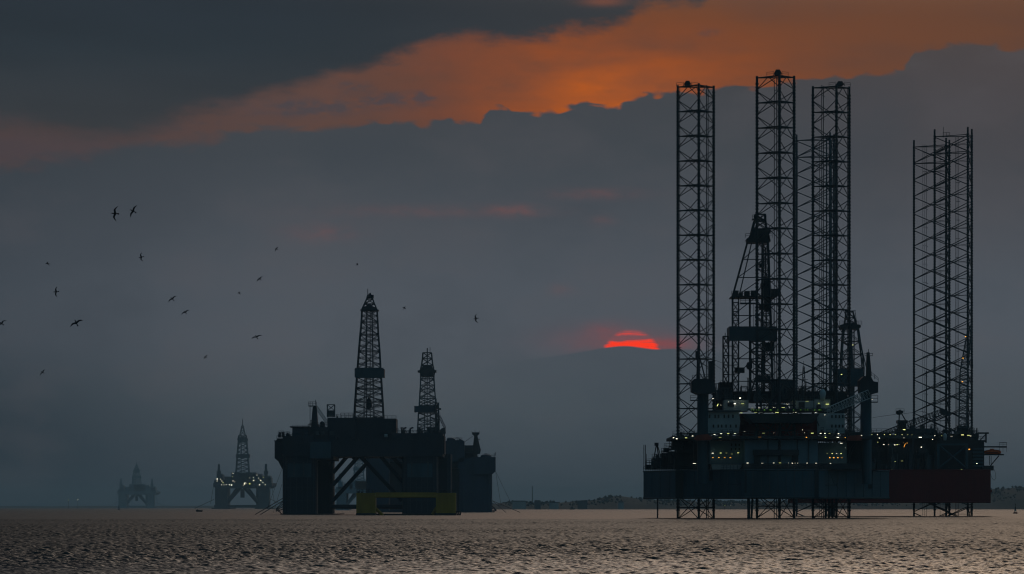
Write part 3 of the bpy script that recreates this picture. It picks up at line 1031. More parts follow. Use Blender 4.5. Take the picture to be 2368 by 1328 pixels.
    mb.line([(2000, 823), (2018, 823)], 0.7, 1199)
    mb.line([(2000, 818), (2018, 818)], 0.5, 1199)
    mb.line([(2000, 823), (2000, 816)], 0.5, 1199)
    mb.line([(2018, 823), (2018, 816)], 0.5, 1199)
    mb.line([(2008, 808), (2008, 818)], 0.8, 1199)
    for px, py in ((1958, 752), (1972, 752)):
        pass
    mb.build('mast', M_STEEL, crane)
    mb = MB()
    lattice_boom(mb, (2004, 914), (1916, 950), 1194, 1182, 2.4, 1.8, 14, 0.11)
    mb.line([(1916, 950), (1909, 985)], 0.35, 1182)
    mb.build('boom', M_PALE_STEEL, crane)
    MB().pprism([(1958, 1015), (1964, 1008), (1990, 1006), (1994, 1014), (1990, 1019), (1962, 1019)], 1183.2, 1).build('slew_ring', M_RUST, crane)

    # aft-left machinery: gallows, exhausts, gratings, poles
    g = MB()
    g.line([(1512, 1062), (1518, 1028)], 1.3, 1232)
    g.line([(1524, 1062), (1519, 1028)], 1.6, 1232)
    g.line([(1530, 1062), (1520, 1028)], 1.1, 1236)
    g.pbox(1514, 1024, 1523, 1031, 1231, 2.5)
    g.build('gallows_frame', M_STEEL, root)
    for px in (1489, 1492.5):
        MB().line([(px, 1086), (px, 1029)], 0.9, 1238).build('antenna_pole', M_STEEL, root)
    for (a, b, c, e, Y) in ((1555, 1016, 1614, 1040, 1216), (1562, 1038, 1612, 1086, 1212), (1545, 1044, 1565, 1086, 1222),
                            (1508, 1060, 1550, 1086, 1226), (1494, 1075, 1510, 1086, 1232), (1536, 1036, 1548, 1046, 1224)):
        mb = MB().pbox(a, b, c, e, Y, 8)
        mb.prail((a, b), (c, b), Y, 1.2, 1.3, 0.06)
        mb.build('machinery_skid', M_DARKBOX, root)
    for (a, b, c, e, Y) in ((1565, 1040, 1612, 1062, 1208), (1552, 1052, 1575, 1070, 1216), (1530, 1048, 1552, 1062, 1226), (1540, 1038, 1556, 1041, 1226), (1548, 1031, 1562, 1034, 1220), (1604, 1018, 1642, 1086, 1202), (1560, 1060, 1612, 1086, 1205)):
        mb = MB().pbox(a, b, c, e, Y, 5)
        mb.prail((a, b), (c, b), Y, 1.4, 1.1, 0.07)
        mb.build('machinery_skid', M_DARKBOX, root)
    mb = MB()
    for k in range(9):
        px = 1495 + k * 7.5
        mb.line([(px, 1086), (px, 1050 + (k * 37 % 22))], 0.6, 1230)
    for py in (1058, 1066, 1076):
        mb.line([(1493, py + 4), (1560, py)], 0.5, 1230)
    mb.build('pipe_rack', M_STEEL, root)
    tr = MB()
    for k in range(6):
        tr.ptube((1578 + k * 10, 1020), (1572 + k * 10, 1038), 1.1, 1208)
        tr.ptube((1568 + k * 10, 1020), (1576 + k * 10, 1038), 1.1, 1208)
    tr.build('deck_truss', M_STEEL, root)
    # right hand deck: davit frame and hoses
    for (a, b, c, e, Y) in ((1962, 1020, 1996, 1085, 1206), (2016, 1045, 2040, 1085, 1216), (1946, 1060, 1966, 1085, 1200)):
        mb = MB().pbox(a, b, c, e, Y, 8)
        mb.prail((a, b), (c, b), Y, 1.2, 1.3, 0.06)
        mb.build('machinery_skid', M_DARKBOX, root)
    mb = MB()
    mb.line([(1955, 1085), (1962, 1055), (1968, 1035), (1978, 1022)], 1.0, 1199)
    mb.line([(1960, 1085), (1967, 1056), (1973, 1036), (1982, 1024)], 0.8, 1200)
    mb.build('davit', M_STEEL_BLUE, root)
    # communications mast between the legs
    mb = MB()
    tower(mb, [(848, 1857, 1860), (868, 1856, 1861), (888, 1855, 1862), (912, 1853, 1864)], 1216, 0.1, 0.06)
    mb.line([(1858.5, 835), (1858.5, 850)], 0.5, 1216)
    for py in (862, 878, 893):
        mb.line([(1848, py), (1869, py)], 0.5, 1216)
    mb.line([(1870, 893), (1896, 908)], 0.35, 1216)
    mb.build('radio_mast', M_STEEL, root)
    rng = random.Random(3)
    rl = MB()
    for (a, b, py, Y) in ((1640, 1735, 908, 1222), (1735, 1900, 905, 1226), (1655, 1720, 925, 1204), (1833, 1925, 927, 1206), (1560, 1635, 1016, 1208), (1900, 1950, 955, 1199)):
        rl.prail((a, py), (b, py), Y, 1.3, 1.2, 0.06)
    rl.build('handrail', M_STEEL_BLUE, root)
    clutter(root, [(1655, 1735, 925, 26, 1210, 1222, 20), (1735, 1900, 928, 34, 1208, 1224, 36), (1740, 1835, 950, 24, 1200, 1206, 14),
                   (1500, 1610, 1086, 34, 1222, 1232, 22), (1555, 1612, 1040, 24, 1210, 1214, 8), (1640, 1720, 1018, 9, 1184, 1186, 6), (1725, 1890, 1017, 9, 1184, 1186, 10), (1655, 1735, 905, 22, 1222, 1228, 8), (1570, 1640, 1008, 10, 1200, 1212, 4), (1900, 1990, 1008, 16, 1192, 1198, 8),
                   (1655, 1700, 1008, 8, 1186, 1190, 4), (1960, 2050, 1086, 30, 1205, 1215, 14), (1900, 1960, 906, 22, 1222, 1228, 6)],
            11, [M_DARKBOX, M_STEEL, M_STEEL_BLUE])

    # lamps
    z = lambda a, b: (1600 + a / 6.036, 860 + b / 6.036)
    L = [(295, 375, 25, 8, 'w', 1203), (672, 368, 22, 22, 'w', 1203), (360, 465, 40, 9, 'y', 1203), (405, 465, 10, 10, 'w', 1203),
         (512, 420, 8, 8, 'w', 1203.5), (600, 446, 30, 12, 'w', 1203.5), (708, 446, 45, 12, 'y', 1203.5), (1425, 415, 50, 12, 'y', 1205.5),
         (1608, 413, 50, 10, 'y', 1205.5), (1773, 440, 25, 12, 'y', 1205.5), (1890, 452, 50, 12, 'y', 1205.5), (1332, 455, 22, 22, 'w', 1199),
         (1210, 447, 10, 10, 'w', 1199), (1248, 460, 12, 12, 'y', 1199), (845, 510, 30, 12, 'y', 1198), (938, 507, 35, 14, 'w', 1198),
         (1045, 505, 30, 12, 'y', 1198), (1148, 500, 35, 14, 'w', 1198), (1275, 500, 50, 14, 'y', 1198), (1356, 502, 25, 8, 'w', 1198),
         (690, 574, 32, 12, 'y', 1190), (757, 605, 9, 16, 'w', 1190), (890, 568, 45, 10, 'y', 1183.6), (965, 570, 8, 7, 'w', 1183.6),
         (1120, 568, 8, 7, 'w', 1183.6), (1188, 568, 50, 10, 'y', 1183.6), (1450, 568, 25, 9, 'w', 1183.6), (1415, 568, 9, 9, 'w', 1183.6),
         (1728, 568, 25, 10, 'w', 1183.6), (848, 700, 25, 12, 'y', 1199.6), (1857, 602, 9, 16, 'w', 1198),
         (316, 875, 32, 10, 'w', 1183.6), (408, 864, 32, 10, 'w', 1183.6), (507, 862, 30, 10, 'y', 1183.6), (602, 862, 34, 10, 'w', 1183.6),
         (720, 831, 8, 8, 'w', 1190), (740, 831, 8, 8, 'w', 1190), (1000, 857, 40, 12, 'y', 1183.6), (1147, 852, 10, 10, 'w', 1199.5),
         (1545, 812, 8, 8, 'w', 1198), (1570, 852, 8, 8, 'w', 1198), (1680, 857, 40, 12, 'y', 1183.6), (1797, 860, 25, 10, 'w', 1183.6),
         (1857, 860, 22, 10, 'w', 1183.6), (1920, 862, 25, 10, 'y', 1183.6), (2047, 865, 20, 8, 'w', 1183.6), (393, 917, 40, 10, 'y', 1183.4),
         (948, 912, 45, 6, 'o', 1183.4), (1600, 915, 18, 16, 'o', 1183.4), (1865, 915, 22, 12, 'y', 1183.4), (2037, 917, 32, 10, 'w', 1183.4),
         (2140, 920, 12, 14, 'o', 1183.4), (2085, 998, 38, 8, 'w', 1192), (2145, 1062, 9, 9, 'w', 1192),
         (290, 1136, 30, 8, 'w', 1191), (402, 1134, 28, 8, 'y', 1191), (482, 1134, 28, 8, 'y', 1191), (558, 1148, 30, 8, 'y', 1191),
         (645, 1132, 30, 8, 'y', 1191), (292, 1198, 22, 15, 'o', 1189.3), (377, 1198, 22, 15, 'o', 1189.3), (457, 1198, 25, 15, 'o', 1189.3),
         (537, 1198, 25, 15, 'o', 1189.3), (1890, 1138, 22, 8, 'y', 1193), (1958, 1142, 16, 8, 'y', 1193), (2020, 1142, 18, 8, 'w', 1193),
         (2082, 1142, 20, 8, 'y', 1193), (1925, 1200, 20, 15, 'o', 1189.3), (1980, 1200, 22, 15, 'o', 1189.3), (2037, 1200, 22, 15, 'o', 1189.3),
         (2092, 1200, 22, 15, 'o', 1189.3), (35, 1280, 45, 9, 'w', 1200), (778, 1274, 30, 7, 'w', 1183), (982, 1276, 32, 8, 'w', 1183),
         (1142, 1273, 22, 9, 'w', 1183), (1230, 1272, 35, 10, 'y', 1183), (1348, 1273, 7, 7, 'w', 1183), (1402, 1276, 20, 6, 'w', 1183),
         (1440, 1275, 13, 8, 'w', 1183), (1476, 1275, 10, 8, 'w', 1183), (1607, 1274, 14, 8, 'w', 1183), (1735, 1276, 25, 7, 'w', 1183), (1935, 1278, 20, 8, 'w', 1183)]
    for a, b, w, h, c, Y in L:
        px, py = z(a, b)
        lamp(root, px, py, Y, w / 6.036, h / 6.036, c, math.radians(-65) if (a, b) == (360, 465) else 0.0)
    for gx in (830, 865, 905, 935, 1000, 1015, 1090, 1105, 1200, 1300, 1420, 1520, 1580, 1618, 1715, 1765, 1780, 1795, 1810):
        px, py = z(gx, 535)
        dx = W(px, py, 1181).x - cx
        edge = 1192 - (R * 0.92 if abs(dx) < R * 0.4 else max(1.0, R * 1.33 - abs(dx))) - 0.1
        lamp(hdo, px, py - 0.3, edge, 1.6, 1.5, 'g') if False else lamp(root, px, py - 0.3, edge, 1.6, 1.5, 'g')
    z = lambda a, b: (1460 + a / 4.15, 900 + b / 4.15)
    for a, b, w, h, c in ((385, 483, 12, 11, 'w'), (435, 477, 15, 14, 'w'), (405, 468, 14, 6, 'w'), (525, 468, 24, 7, 'y'), (588, 450, 14, 7, 'w')):
        px, py = z(a, b)
        lamp(root, px, py, 1183.5 if px > 1556 else 1215.5, w / 4.15, h / 4.15, c)
    for px, py, c in ((1972, 798, 'y'), (1946, 866, 'y'), (2017, 924, 'w'), (1992, 1007, 'w')):
        lamp(root, px, py, 1194 if px > 1980 else 1225, 3.6, 1.8, c)


build_jackup_near()


# ------------------------------------------------------------------ second jack-up
def build_jackup_red():
    root = thing('jackup_rig', 'dark red jack-up rig partly hidden behind the blue grey one', 'oil rig', (W(2060, 0, 1493).x, 1493, 0))
    Y = 1456
    plan = [(1822, 1475), (1900, Y), (2291, Y), (2291, 1535), (1822, 1535)]
    z0, z1 = W(0, 1163, Y).z, W(0, 1086, Y).z
    poly = [((px - 1184) / F * Yp, Yp) for px, Yp in plan]
    hull = MB().prism(poly, z0, z1).build('hull', M_RED, root)
    st = MB()
    for z in (z0 + 0.3, z1 - 0.3):
        st.tube(((1900 - 1184) / F * Y, Y, z), ((2291 - 1184) / F * Y, Y, z), 0.25, 6)
    st.pbox(2289, 1133, 2294, 1139, Y + 4, 3)
    for k in range(26):
        st.pbox(1905 + k * 15, 1090, 1906.2 + k * 15, 1160, Y - 0.12, 0.3)
    st.build('rubbing_strake', M_RED, hull)
    MB().prail((2056, 1086), (2291, 1086), Y + 0.3, 1.2, 1.8, 0.06).build('handrail', M_STEEL, hull)
    jackup_leg(root, [(1844, 4), (1917, -5), (1930.5, 3)], 1464, 323, 309, 39.2, 'X', M_STEEL_BLUE, M_STEEL_BLUE, 0.33,
               [(1895, 0, 0.1, 330), (1912, 1, 0.25, 320), (1922, 0, 0.3, 324)])
    jackup_leg(root, [(2116, 4), (2184.5, -5), (2197.5, 3)], 1492, 338, 322, 38.5, 'X', M_STEEL, M_STEEL, 0.33,
               [(2134, 0, 0.08, 334), (2139, 0.5, 0.08, 334), (2143, 0, 0.08, 336)])
    l3 = jackup_leg(root, [(2164, 4), (2234.5, -5), (2249.5, 3)], 1478, 314, 297, 38.9, 'X', M_STEEL, M_STEEL, 0.33,
                    [(2210, 0, 0.08, 316), (2213.5, 0.5, 0.08, 316), (2217, 0, 0.08, 316), (2174, 0, 0.07, 350)])
    mb = MB().line([(2181.5, 318), (2181.5, 294)], 0.6, 1478)
    mb.prail((2181, 314), (2196, 314), 1478, 1.1, 1.0, 0.06)
    mb.build('handrail', M_STEEL, l3)
    # superstructure
    for (a, b, c, e, Yb, d, m) in ((2056, 1012, 2170, 1086, 1470, 30, M_DARKBOX), (2168, 1018, 2268, 1086, 1466, 24, M_DARKBOX), (2040, 1006, 2160, 1014, 1466, 20, M_STEEL_BLUE),
                                   (2078, 991, 2160, 1008, 1476, 16, M_STEEL_BLUE), (2150, 1003, 2262, 1020, 1470, 20, M_DARKBOX), (2262, 1018, 2276, 1086, 1468, 12, M_DARKBOX),
                                   (1960, 1000, 2060, 1086, 1480, 30, M_DARKBOX)):
        mb = MB().pbox(a, b, c, e, Yb, d)
        mb.prail((a, b), (c, b), Yb, 1.2, 1.6, 0.06)
        mb.build('deck_module', m, root)
    # cantilever frame with its big cross
    x = MB()
    for p, q in (((2170, 1028), (2170, 1084)), ((2236, 1028), (2236, 1084))):
        x.pbox(p[0] - 3, p[1], p[0] + 3, q[1], 1463, 1.5)
    x.pbox(2167, 1026, 2239, 1030, 1463, 1.5)
    x.ptube((2172, 1030), (2234, 1082), 2.4, 1463.6)
    x.ptube((2234, 1032), (2172, 1082), 2.4, 1463.9)
    x.build('cantilever_frame', M_HULL, root)
    lv = MB()
    for k in range(6):
        lv.pbox(2250, 1036 + k * 8, 2274, 1040 + k * 8, 1465, 1.0)
    lv.build('louvre_bank', M_HULL, root)
    # derrick rising behind the near rig
    Yd = 1470
    d = MB()
    tower(d, [(760, 1950, 1984), (790, 1948, 1988), (820, 1946, 1993), (852, 1945, 1996), (893, 1946, 1995), (930, 1948, 1994), (965, 1950, 1993), (1000, 1950, 1993)], Yd, 0.28, 0.12, None, 1)
    d.line([(1942, 852), (1954, 760)], 0.8, Yd - 4)
    d.line([(1981, 760), (2004, 852)], 1.2, Yd - 4)
    d.line([(1969, 757), (1969, 1000)], 2.6, Yd, 6)
    d.line([(1975, 760), (1975, 1000)], 1.5, Yd + 2, 6)
    der = d.build('derrick', M_STEEL_BLUE, root)
    fr = MB()
    tower(fr, [(720, 1956, 1972), (735, 1955, 1976), (750, 1953, 1980)], Yd, 0.2, 0.12)
    fr.line([(1953, 719), (1979, 719)], 0.8, Yd)
    fr.line([(1977, 719), (1981, 745)], 0.7, Yd)
    fr.line([(1952, 748), (1960, 722)], 0.7, Yd)
    fr.build('crown_frame', M_STEEL, der)
    cbk = MB().pprism([(1942, 756), (1944, 751), (1956, 749), (1962, 746), (1976, 746), (1980, 750), (1990, 751), (1991, 757), (1986, 761), (1946, 761)], Yd - 4, 8)
    cbk.prail((1941, 752), (1993, 752), Yd - 4, 1.4, 1.2, 0.07)
    cbk.build('crown_block', M_STEEL, der)
    ww = MB().pbox(1936, 853, 1996, 893, Yd - 6, 0.4)
    ww.pbox(1936, 853, 1938, 893, Yd - 5.6, 11).pbox(1994, 853, 1996, 893, Yd - 5.6, 11)
    for k in range(8):
        ww.pbox(1940 + k * 7, 854, 1940.8 + k * 7, 892, Yd - 6.15, 0.15)
    ww.build('wind_wall', M_HULL, der)
    # crane with a lattice boom laid to the right
    cr = MB().pbox(2078, 976, 2096, 1006, 1468, 5)
    cr.pbox(2076, 972, 2099, 979, 1467.5, 6)
    crane = cr.build('crane', M_STEEL, root)
    mb = MB()
    for dY in (-1.5, 1.5):
        mb.line([(2079, 976), (2080, 952)], 1.5, 1470 + dY)
        mb.line([(2095, 974), (2083, 953)], 1.5, 1470 + dY)
    mb.pprism([(2074, 956), (2074, 951), (2081, 948), (2089, 951), (2089, 955), (2083, 959), (2078, 959)], 1468, 4)
    mb.prail((2072, 955), (2091, 955), 1467.5, 1.4, 1.0, 0.06)
    mb.line([(2089, 957), (2140, 951)], 0.4, 1470)
    mb.line([(2074, 958), (2018, 966)], 0.4, 1470)
    mb.build('mast', M_STEEL, crane)
    mb = MB()
    lattice_boom(mb, (2032, 1005), (2105, 980), 1464, 1464, 0.9, 2.0, 12, 0.12)
    lattice_boom(mb, (2105, 980), (2182, 951), 1464, 1464, 2.0, 1.8, 12, 0.13)
    mb.pprism([(2174, 955), (2176, 946), (2188, 947), (2200, 955), (2196, 962), (2182, 960)], 1463, 2)
    mb.build('boom', M_STEEL, crane)
    # second crane, boom nearly upright beside the right leg
    cr = MB()
    cr.pbox(2216, 985, 2236, 1018, 1470, 5)
    crane = cr.build('crane', M_STEEL, root)
    mb = MB()
    lattice_boom(mb, (2226, 990), (2229, 860), 1468, 1468, 2.6, 2.6, 16, 0.13)
    lattice_boom(mb, (2229, 860), (2243, 756), 1468, 1468, 2.6, 1.2, 13, 0.13)
    mb.line([(2243, 740), (2243, 760)], 0.7, 1468)
    mb.line([(2243, 760), (2248, 800), (2250, 850)], 0.5, 1468)
    boom = mb.build('boom', M_STEEL_BLUE, crane)
    for px, py in ((2233, 778.5), (2227, 828.5), (2225.5, 883)):
        lamp(root, px, py, 1466.3, 3.0, 3.0, 'o')
    for px, yt in ((2142, 858), (2213, 850)):
        MB().line([(px, 1000), (px, yt)], 1.0, 1480).build('vent_stack', M_STEEL, root)
    c = W(2185, 1010, 1465)
    MB().lathe((c.x, c.y, c.z), [(0.5, -1.3), (0.6, -0.4), (0.75, 0.1), (0.6, 0.75), (0.3, 1.1), (0.05, 1.2)], 14).build('radome', M_WHITE, root, True)
    # right-hand stern gear
    mb = MB()
    mb.pbox(2262, 1000, 2287, 1003.5, 1470, 2)
    mb.line([(2259, 1018), (2259, 990)], 1.4, 1470)
    mb.line([(2262, 1014), (2262, 1002)], 1.8, 1470)
    mb.line([(2280, 1003), (2280, 1024)], 2.0, 1470)
    mb.line([(2265, 1020), (2280, 1004)], 1.3, 1470)
    mb.pbox(2262, 1018, 2282, 1022, 1470, 3)
    mb.build('davit', M_STEEL, root)
    mb = MB()
    mb.pbox(2274, 1032, 2328, 1035, 1468, 4)
    mb.pbox(2276, 1050, 2322, 1053, 1468, 4)
    mb.prail((2311, 1032), (2328, 1032), 1468, 1.3, 1.0, 0.06)
    mb.prail((2311, 1046), (2328, 1046), 1468, 3.2, 1.0, 0.06)
    mb.line([(2310, 1054), (2290, 1078)], 1.4, 1470)
    mb.line([(2292, 1054), (2292, 1076)], 0.8, 1470)
    mb.line([(2288, 1054), (2288, 1076)], 0.8, 1470)
    mb.pbox(2272, 1077, 2298, 1088, 1466, 6)
    mb.build('boat_platform', M_STEEL, root)
    mb = MB()
    mb.line([(2290, 1094), (2294, 1106), (2299, 1111), (2303, 1106), (2302, 1094), (2299, 1086)], 0.4, 1464)
    mb.build('mooring_rope', M_STEEL, root)
    clutter(root, [(2060, 2160, 1012, 16, 1468, 1472, 18), (2160, 2262, 1004, 16, 1466, 1470, 14), (2056, 2165, 1086, 50, 1460, 1468, 24), (2056, 2165, 1050, 30, 1460, 1468, 10), (2100, 2160, 992, 12, 1476, 1480, 6)],
            21, [M_DARKBOX, M_STEEL, M_STEEL_BLUE], 0.8)
    z = lambda a, b: (1880 + a / 4.15, 900 + b / 4.15)
    L = [(565, 437, 8, 8, 'y'), (620, 437, 8, 8, 'w'), (685, 437, 8, 8, 'y'), (740, 437, 8, 8, 'y'), (790, 437, 8, 8, 'y'), (855, 437, 9, 9, 'y'), (910, 438, 8, 8, 'y'),
         (950, 438, 7, 7, 'y'), (875, 390, 26, 8, 'y'), (1030, 463, 32, 8, 'w'), (1148, 483, 10, 9, 'w'), (1170, 448, 8, 8, 'w'), (1235, 448, 11, 9, 'y'), (1330, 453, 24, 6, 'w'),
         (1435, 440, 28, 9, 'y'), (1493, 444, 28, 7, 'y'), (1515, 450, 8, 8, 'w'), (637, 470, 10, 9, 'w'), (622, 510, 11, 9, 'y'), (680, 532, 15, 7, 'w'), (725, 533, 9, 9, 'w'),
         (785, 536, 13, 7, 'w'), (807, 534, 11, 8, 'y'), (825, 534, 7, 7, 'w'), (880, 540, 40, 8, 'o'), (873, 468, 9, 9, 'w'), (870, 515, 7, 7, 'o'), (903, 518, 7, 9, 'o'),
         (1040, 557, 13, 13, 'w'), (788, 696, 16, 6, 'y'), (855, 690, 23, 7, 'y'), (650, 750, 16, 7, 'y'), (758, 772, 9, 8, 'y'), (1500, 578, 16, 15, 'o'), (1573, 714, 13, 6, 'w'),
         (1427, 771, 13, 5, 'y'), (460, 500, 8, 8, 'w')]
    for a, b, w, h, c in L:
        px, py = z(a, b)
        if px < 2045:
            continue_y = 1460
        else:
            continue_y = 1461.5
        lamp(root, px, py, continue_y, w / 4.15, h / 4.15, c, math.radians(-68) if (a, b) == (880, 540) else 0.0)

    # the orange lifeboat on its platform
    lb = thing('lifeboat', 'orange covered lifeboat in its cradle at the right end of the dark red rig', 'lifeboat', W(2290, 1050, 1470))
    b = MB()
    secs = []
    prof = [(-1, 0.05, 0.1), (-0.8, 0.62, 0.6), (-0.35, 0.95, 0.95), (0.2, 1.0, 1.0), (0.7, 0.85, 0.85), (0.95, 0.4, 0.5), (1.0, 0.05, 0.1)]
    c = W(2294, 1046, 1470)
    n = 10
    vs = []
    for t, rw, rh in prof:
        for k in range(n):
            a = 2 * math.pi * k / n
            vs.append((c.x + t * 3.2, 1470 + math.cos(a) * 1.1 * rw, c.z + math.sin(a) * 0.95 * rh))
    fs = [(i * n + k, (i + 1) * n + k, (i + 1) * n + (k + 1) % n, i * n + (k + 1) % n) for i in range(len(prof) - 1) for k in range(n)]
    b.add(vs, fs)
    b.build('hull', M_ORANGE, lb, True)
    MB().pbox(2290, 1038, 2299, 1042, 1469.4, 1.2).build('canopy', M_ORANGE, lb)
    MB().line([(2280, 1046.5), (2308, 1046.5)], 0.5, 1468.8).build('grab_line', M_DARKBOX, lb)


build_jackup_red()


# ------------------------------------------------------------------ dark semi-submersible with the tall derrick
def rounded_column(mb, px0, px1, py0, py1, Y, dep, ch=2.0):
    a, b = W(px0, py1, Y), W(px1, py0, Y)
    x0, x1 = a.x, b.x
    poly = [(x0 + ch, Y), (x1 - ch, Y), (x1 - ch * 0.3, Y + ch * 0.3), (x1, Y + ch), (x1, Y + dep - ch), (x1 - ch, Y + dep), (x0 + ch, Y + dep), (x0, Y + dep - ch), (x0, Y + ch), (x0 + ch * 0.3, Y + ch * 0.3)]
    mb.prism(poly, a.z, b.z)
    return mb


def build_semi_dark():
    Y = 1855
    root = thing('semisubmersible_rig', 'black semi-submersible rig with the tallest derrick at left, behind the yellow floating dock', 'oil rig', (W(845, 0, Y).x, Y, 0))
    m = M_SEMI
    for (a, b, y0, Yc, d) in ((653, 732, 1050, Y, 16), (694, 771, 1050, Y + 48, 16), (930, 1012, 1050, Y, 16), (968, 1044, 1050, Y + 48, 16)):
        col = rounded_column(MB(), a, b, y0, 1193, Yc, d).build('column', m, root)
        if Yc == Y:
            for px in ((680, 702) if a < 800 else (952, 990)):
                MB().pbox(px - 1.6, 1068, px + 1.6, 1101, Yc - 0.4, 0.5).build('riser_pipe', M_STEEL_BLUE, col)
            MB().pbox(a + 12, 1072, b - 12, 1104, Yc - 0.25, 0.3).build('draught_panel', M_HULL, col)
            sm = MB()
            for k in range(6):
                sm.pbox(a + 6 + k * 13, 1056, a + 6.7 + k * 13, 1186, Yc - 0.15, 0.2)
            for k in range(4):
                sm.pbox(a + 4, 1068 + k * 30, b - 4, 1068.6 + k * 30, Yc - 0.16, 0.2)
            sm.build('plate_seam', M_STEEL_BLUE, col)
    # pontoons awash
    for (a, b, Yc) in ((648, 782, Y - 3), (920, 1020, Y - 3)):
        MB().pbox(a, 1188, b, 1193, Yc, 70).build('pontoon', m, root)
    # deck box
    MB().pbox(655, 1018, 1024, 1056, Y - 1, 66).build('deck_box', m, root)
    MB().pprism([(655, 1055), (771, 1055), (771, 1064), (660, 1064)], Y + 2, 60).build('deck_box', m, root)
    MB().pbox(717, 1022, 765, 1060, Y - 3, 3).build('deck_module', M_HULL, root)
    MB().pprism([(635, 1020), (642, 1016), (656, 1020), (656, 1068), (642, 1066), (635, 1060)], Y + 4, 14).build('winch_house', M_SEMI, root)
    MB().pprism([(642, 1064), (658, 1064), (658, 1090), (652, 1084)], Y + 6, 10).build('winch_bracket', m, root)
    MB().line([(634, 1018), (636, 1022)], 0.8, Y + 4).build('antenna_pole', m, root)
    for (a, b, c, e, Yb, d, mm) in ((656, 1008, 725, 1020, Y + 1, 30, m), (654, 1012, 700, 1026, Y - 1.5, 10, m), (676, 990, 712, 1012, Y + 4, 14, M_SEMI_B), (712, 988, 760, 1020, Y + 6, 20, m), (757, 966, 822, 1018, Y + 8, 24, m),
                                    (818, 968, 916, 1018, Y + 10, 26, m), (905, 1002, 1024, 1020, Y + 4, 30, m), (962, 1003, 1020, 1022, Y + 1, 12, m), (640, 1014, 656, 1022, Y + 4, 8, m), (1000, 1008, 1028, 1050, Y + 2, 30, m)):
        mb = MB().pbox(a, b, c, e, Yb, d)
        mb.prail((a, b), (c, b), Yb, 1.2, 1.8, 0.07)
        mb.build('deck_module', mm, root)
    MB().pbox(670, 986, 716, 988.5, Y + 2, 18).build('wheelhouse_roof', m, root)
    MB().pbox(888, 970, 916, 1003, Y + 8, 10).build('deck_module', m, root)
    # braces under the deck
    for (a, b, Yb) in (((770, 1094), (806, 1052), Y + 50), ((770, 1122), (832, 1052), Y + 8), ((768, 1160), (850, 1070), Y + 14), ((830, 1052), (930, 1158), Y + 14), ((880, 1055), (932, 1116), Y + 8), ((905, 1055), (960, 1110), Y + 50)):
        MB().ptube(a, b, 4.6, Yb, n=12).build('brace', m, root)
    MB().ptube((765, 1172), (935, 1172), 5.0, Y + 10, n=12).build('brace', m, root)
    # derrick
    d = MB()
    Yd = Y + 22
    lv = [(717, 837, 872), (745, 836, 873.5), (775, 833, 875), (812, 830, 878), (852, 827, 880), (873, 825.5, 881.5), (900, 823.5, 883), (930, 821.5, 885), (967, 819.5, 887)]
    tower(d, lv, Yd, 0.34, 0.14, None, 0)
    fine = [(717 + (967 - 717) * k / 18, 837 + (819.5 - 837) * k / 18, 872 + (887 - 872) * k / 18) for k in range(19)]
    tower(d, fine, Yd, 0.2, 0.09, None, 2)
    d.line([(848, 717), (848, 967)], 1.3, Yd, 6)
    d.line([(856, 717), (856, 967)], 1.0, Yd, 6)
    der = d.build('derrick', m, root)
    t = MB()
    tower(t, [(683, 850, 860), (692, 848, 862), (703, 843, 866), (717, 837, 872)], Yd, 0.28, 0.15)
    t.line([(850.5, 668), (850.5, 690)], 0.8, Yd)
    t.pprism([(851, 690), (852, 680), (857, 677), (859, 682), (864, 682), (864, 690)], Yd - 1, 2)
    t.build('crown_frame', m, der)
    cb = MB().pprism([(834, 717), (838, 711), (846, 708), (851, 703), (856, 703), (861, 708), (868, 711), (874, 717), (874, 719), (834, 719)], Yd - 4, 8)
    cb.pbox(833, 716, 875, 718, Yd - 5, 10)
    cb.build('crown_block', m, der)
    ww = MB().pprism([(820, 854), (822, 851), (886, 851), (888, 854), (888, 871), (885, 874), (823, 874), (820, 871)], Yd - 8, 0.6)
    ww.pbox(820, 853, 824, 872, Yd - 7.4, 15).pbox(884, 853, 888, 872, Yd - 7.4, 15)
    ww.build('wind_wall', M_HULL, der)
    MB().pprism([(848, 925), (853, 918), (858, 925), (860, 940), (855, 945), (850, 945), (846, 940)], Yd - 2, 4).build('travelling_block', m, der)
    # crane king-post, boom laid down to the right
    c = MB().pprism([(719, 988), (723, 942), (729, 938), (732, 942), (735, 988)], Y + 8, 5)
    crane = c.build('crane', m, root)
    mb = MB().pbox(713, 938, 732, 940, Y + 7, 5)
    mb.prail((713, 938), (732, 938), Y + 7, 1.6, 1.2, 0.08)
    mb.line([(717, 985), (717, 930)], 0.6, Y + 8)
    mb.line([(730, 937), (730, 925)], 0.7, Y + 8)
    mb.build('mast', m, crane)
    mb = MB()
    lattice_boom(mb, (732, 942), (758, 980), Y + 10, Y + 10, 1.2, 1.2, 10, 0.1)
    mb.build('boom', M_PALE_STEEL, crane)
    mb = MB()
    tower(mb, [(936, 757, 774), (950, 757, 774), (964, 757, 774)], Y + 14, 0.22, 0.12)
    mb.pbox(757, 950, 774, 962, Y + 13, 2)
    mb.build('frame_tower', M_STEEL_BLUE, root)
    c = W(745, 985, Y + 8)
    MB().lathe((c.x, c.y, c.z), [(0.9, -0.8), (1.0, 0.2), (0.5, 0.6), (1.1, 0.9), (0.9, 1.6), (0.3, 2.0)], 12).build('vent_stack', m, root)
    for px in (933, 949):
        MB().line([(px, 1006), (px, 991), (px + 7, 989)], 1.8, Y + 6, 8).line([(px + 4, 994), (px + 11, 1004)], 0.5, Y + 6).build('vent_stack', m, root)
    mb = MB().prail((788, 966), (816, 966), Y + 9, 2.0, 1.6, 0.1).build('handrail', m, root)
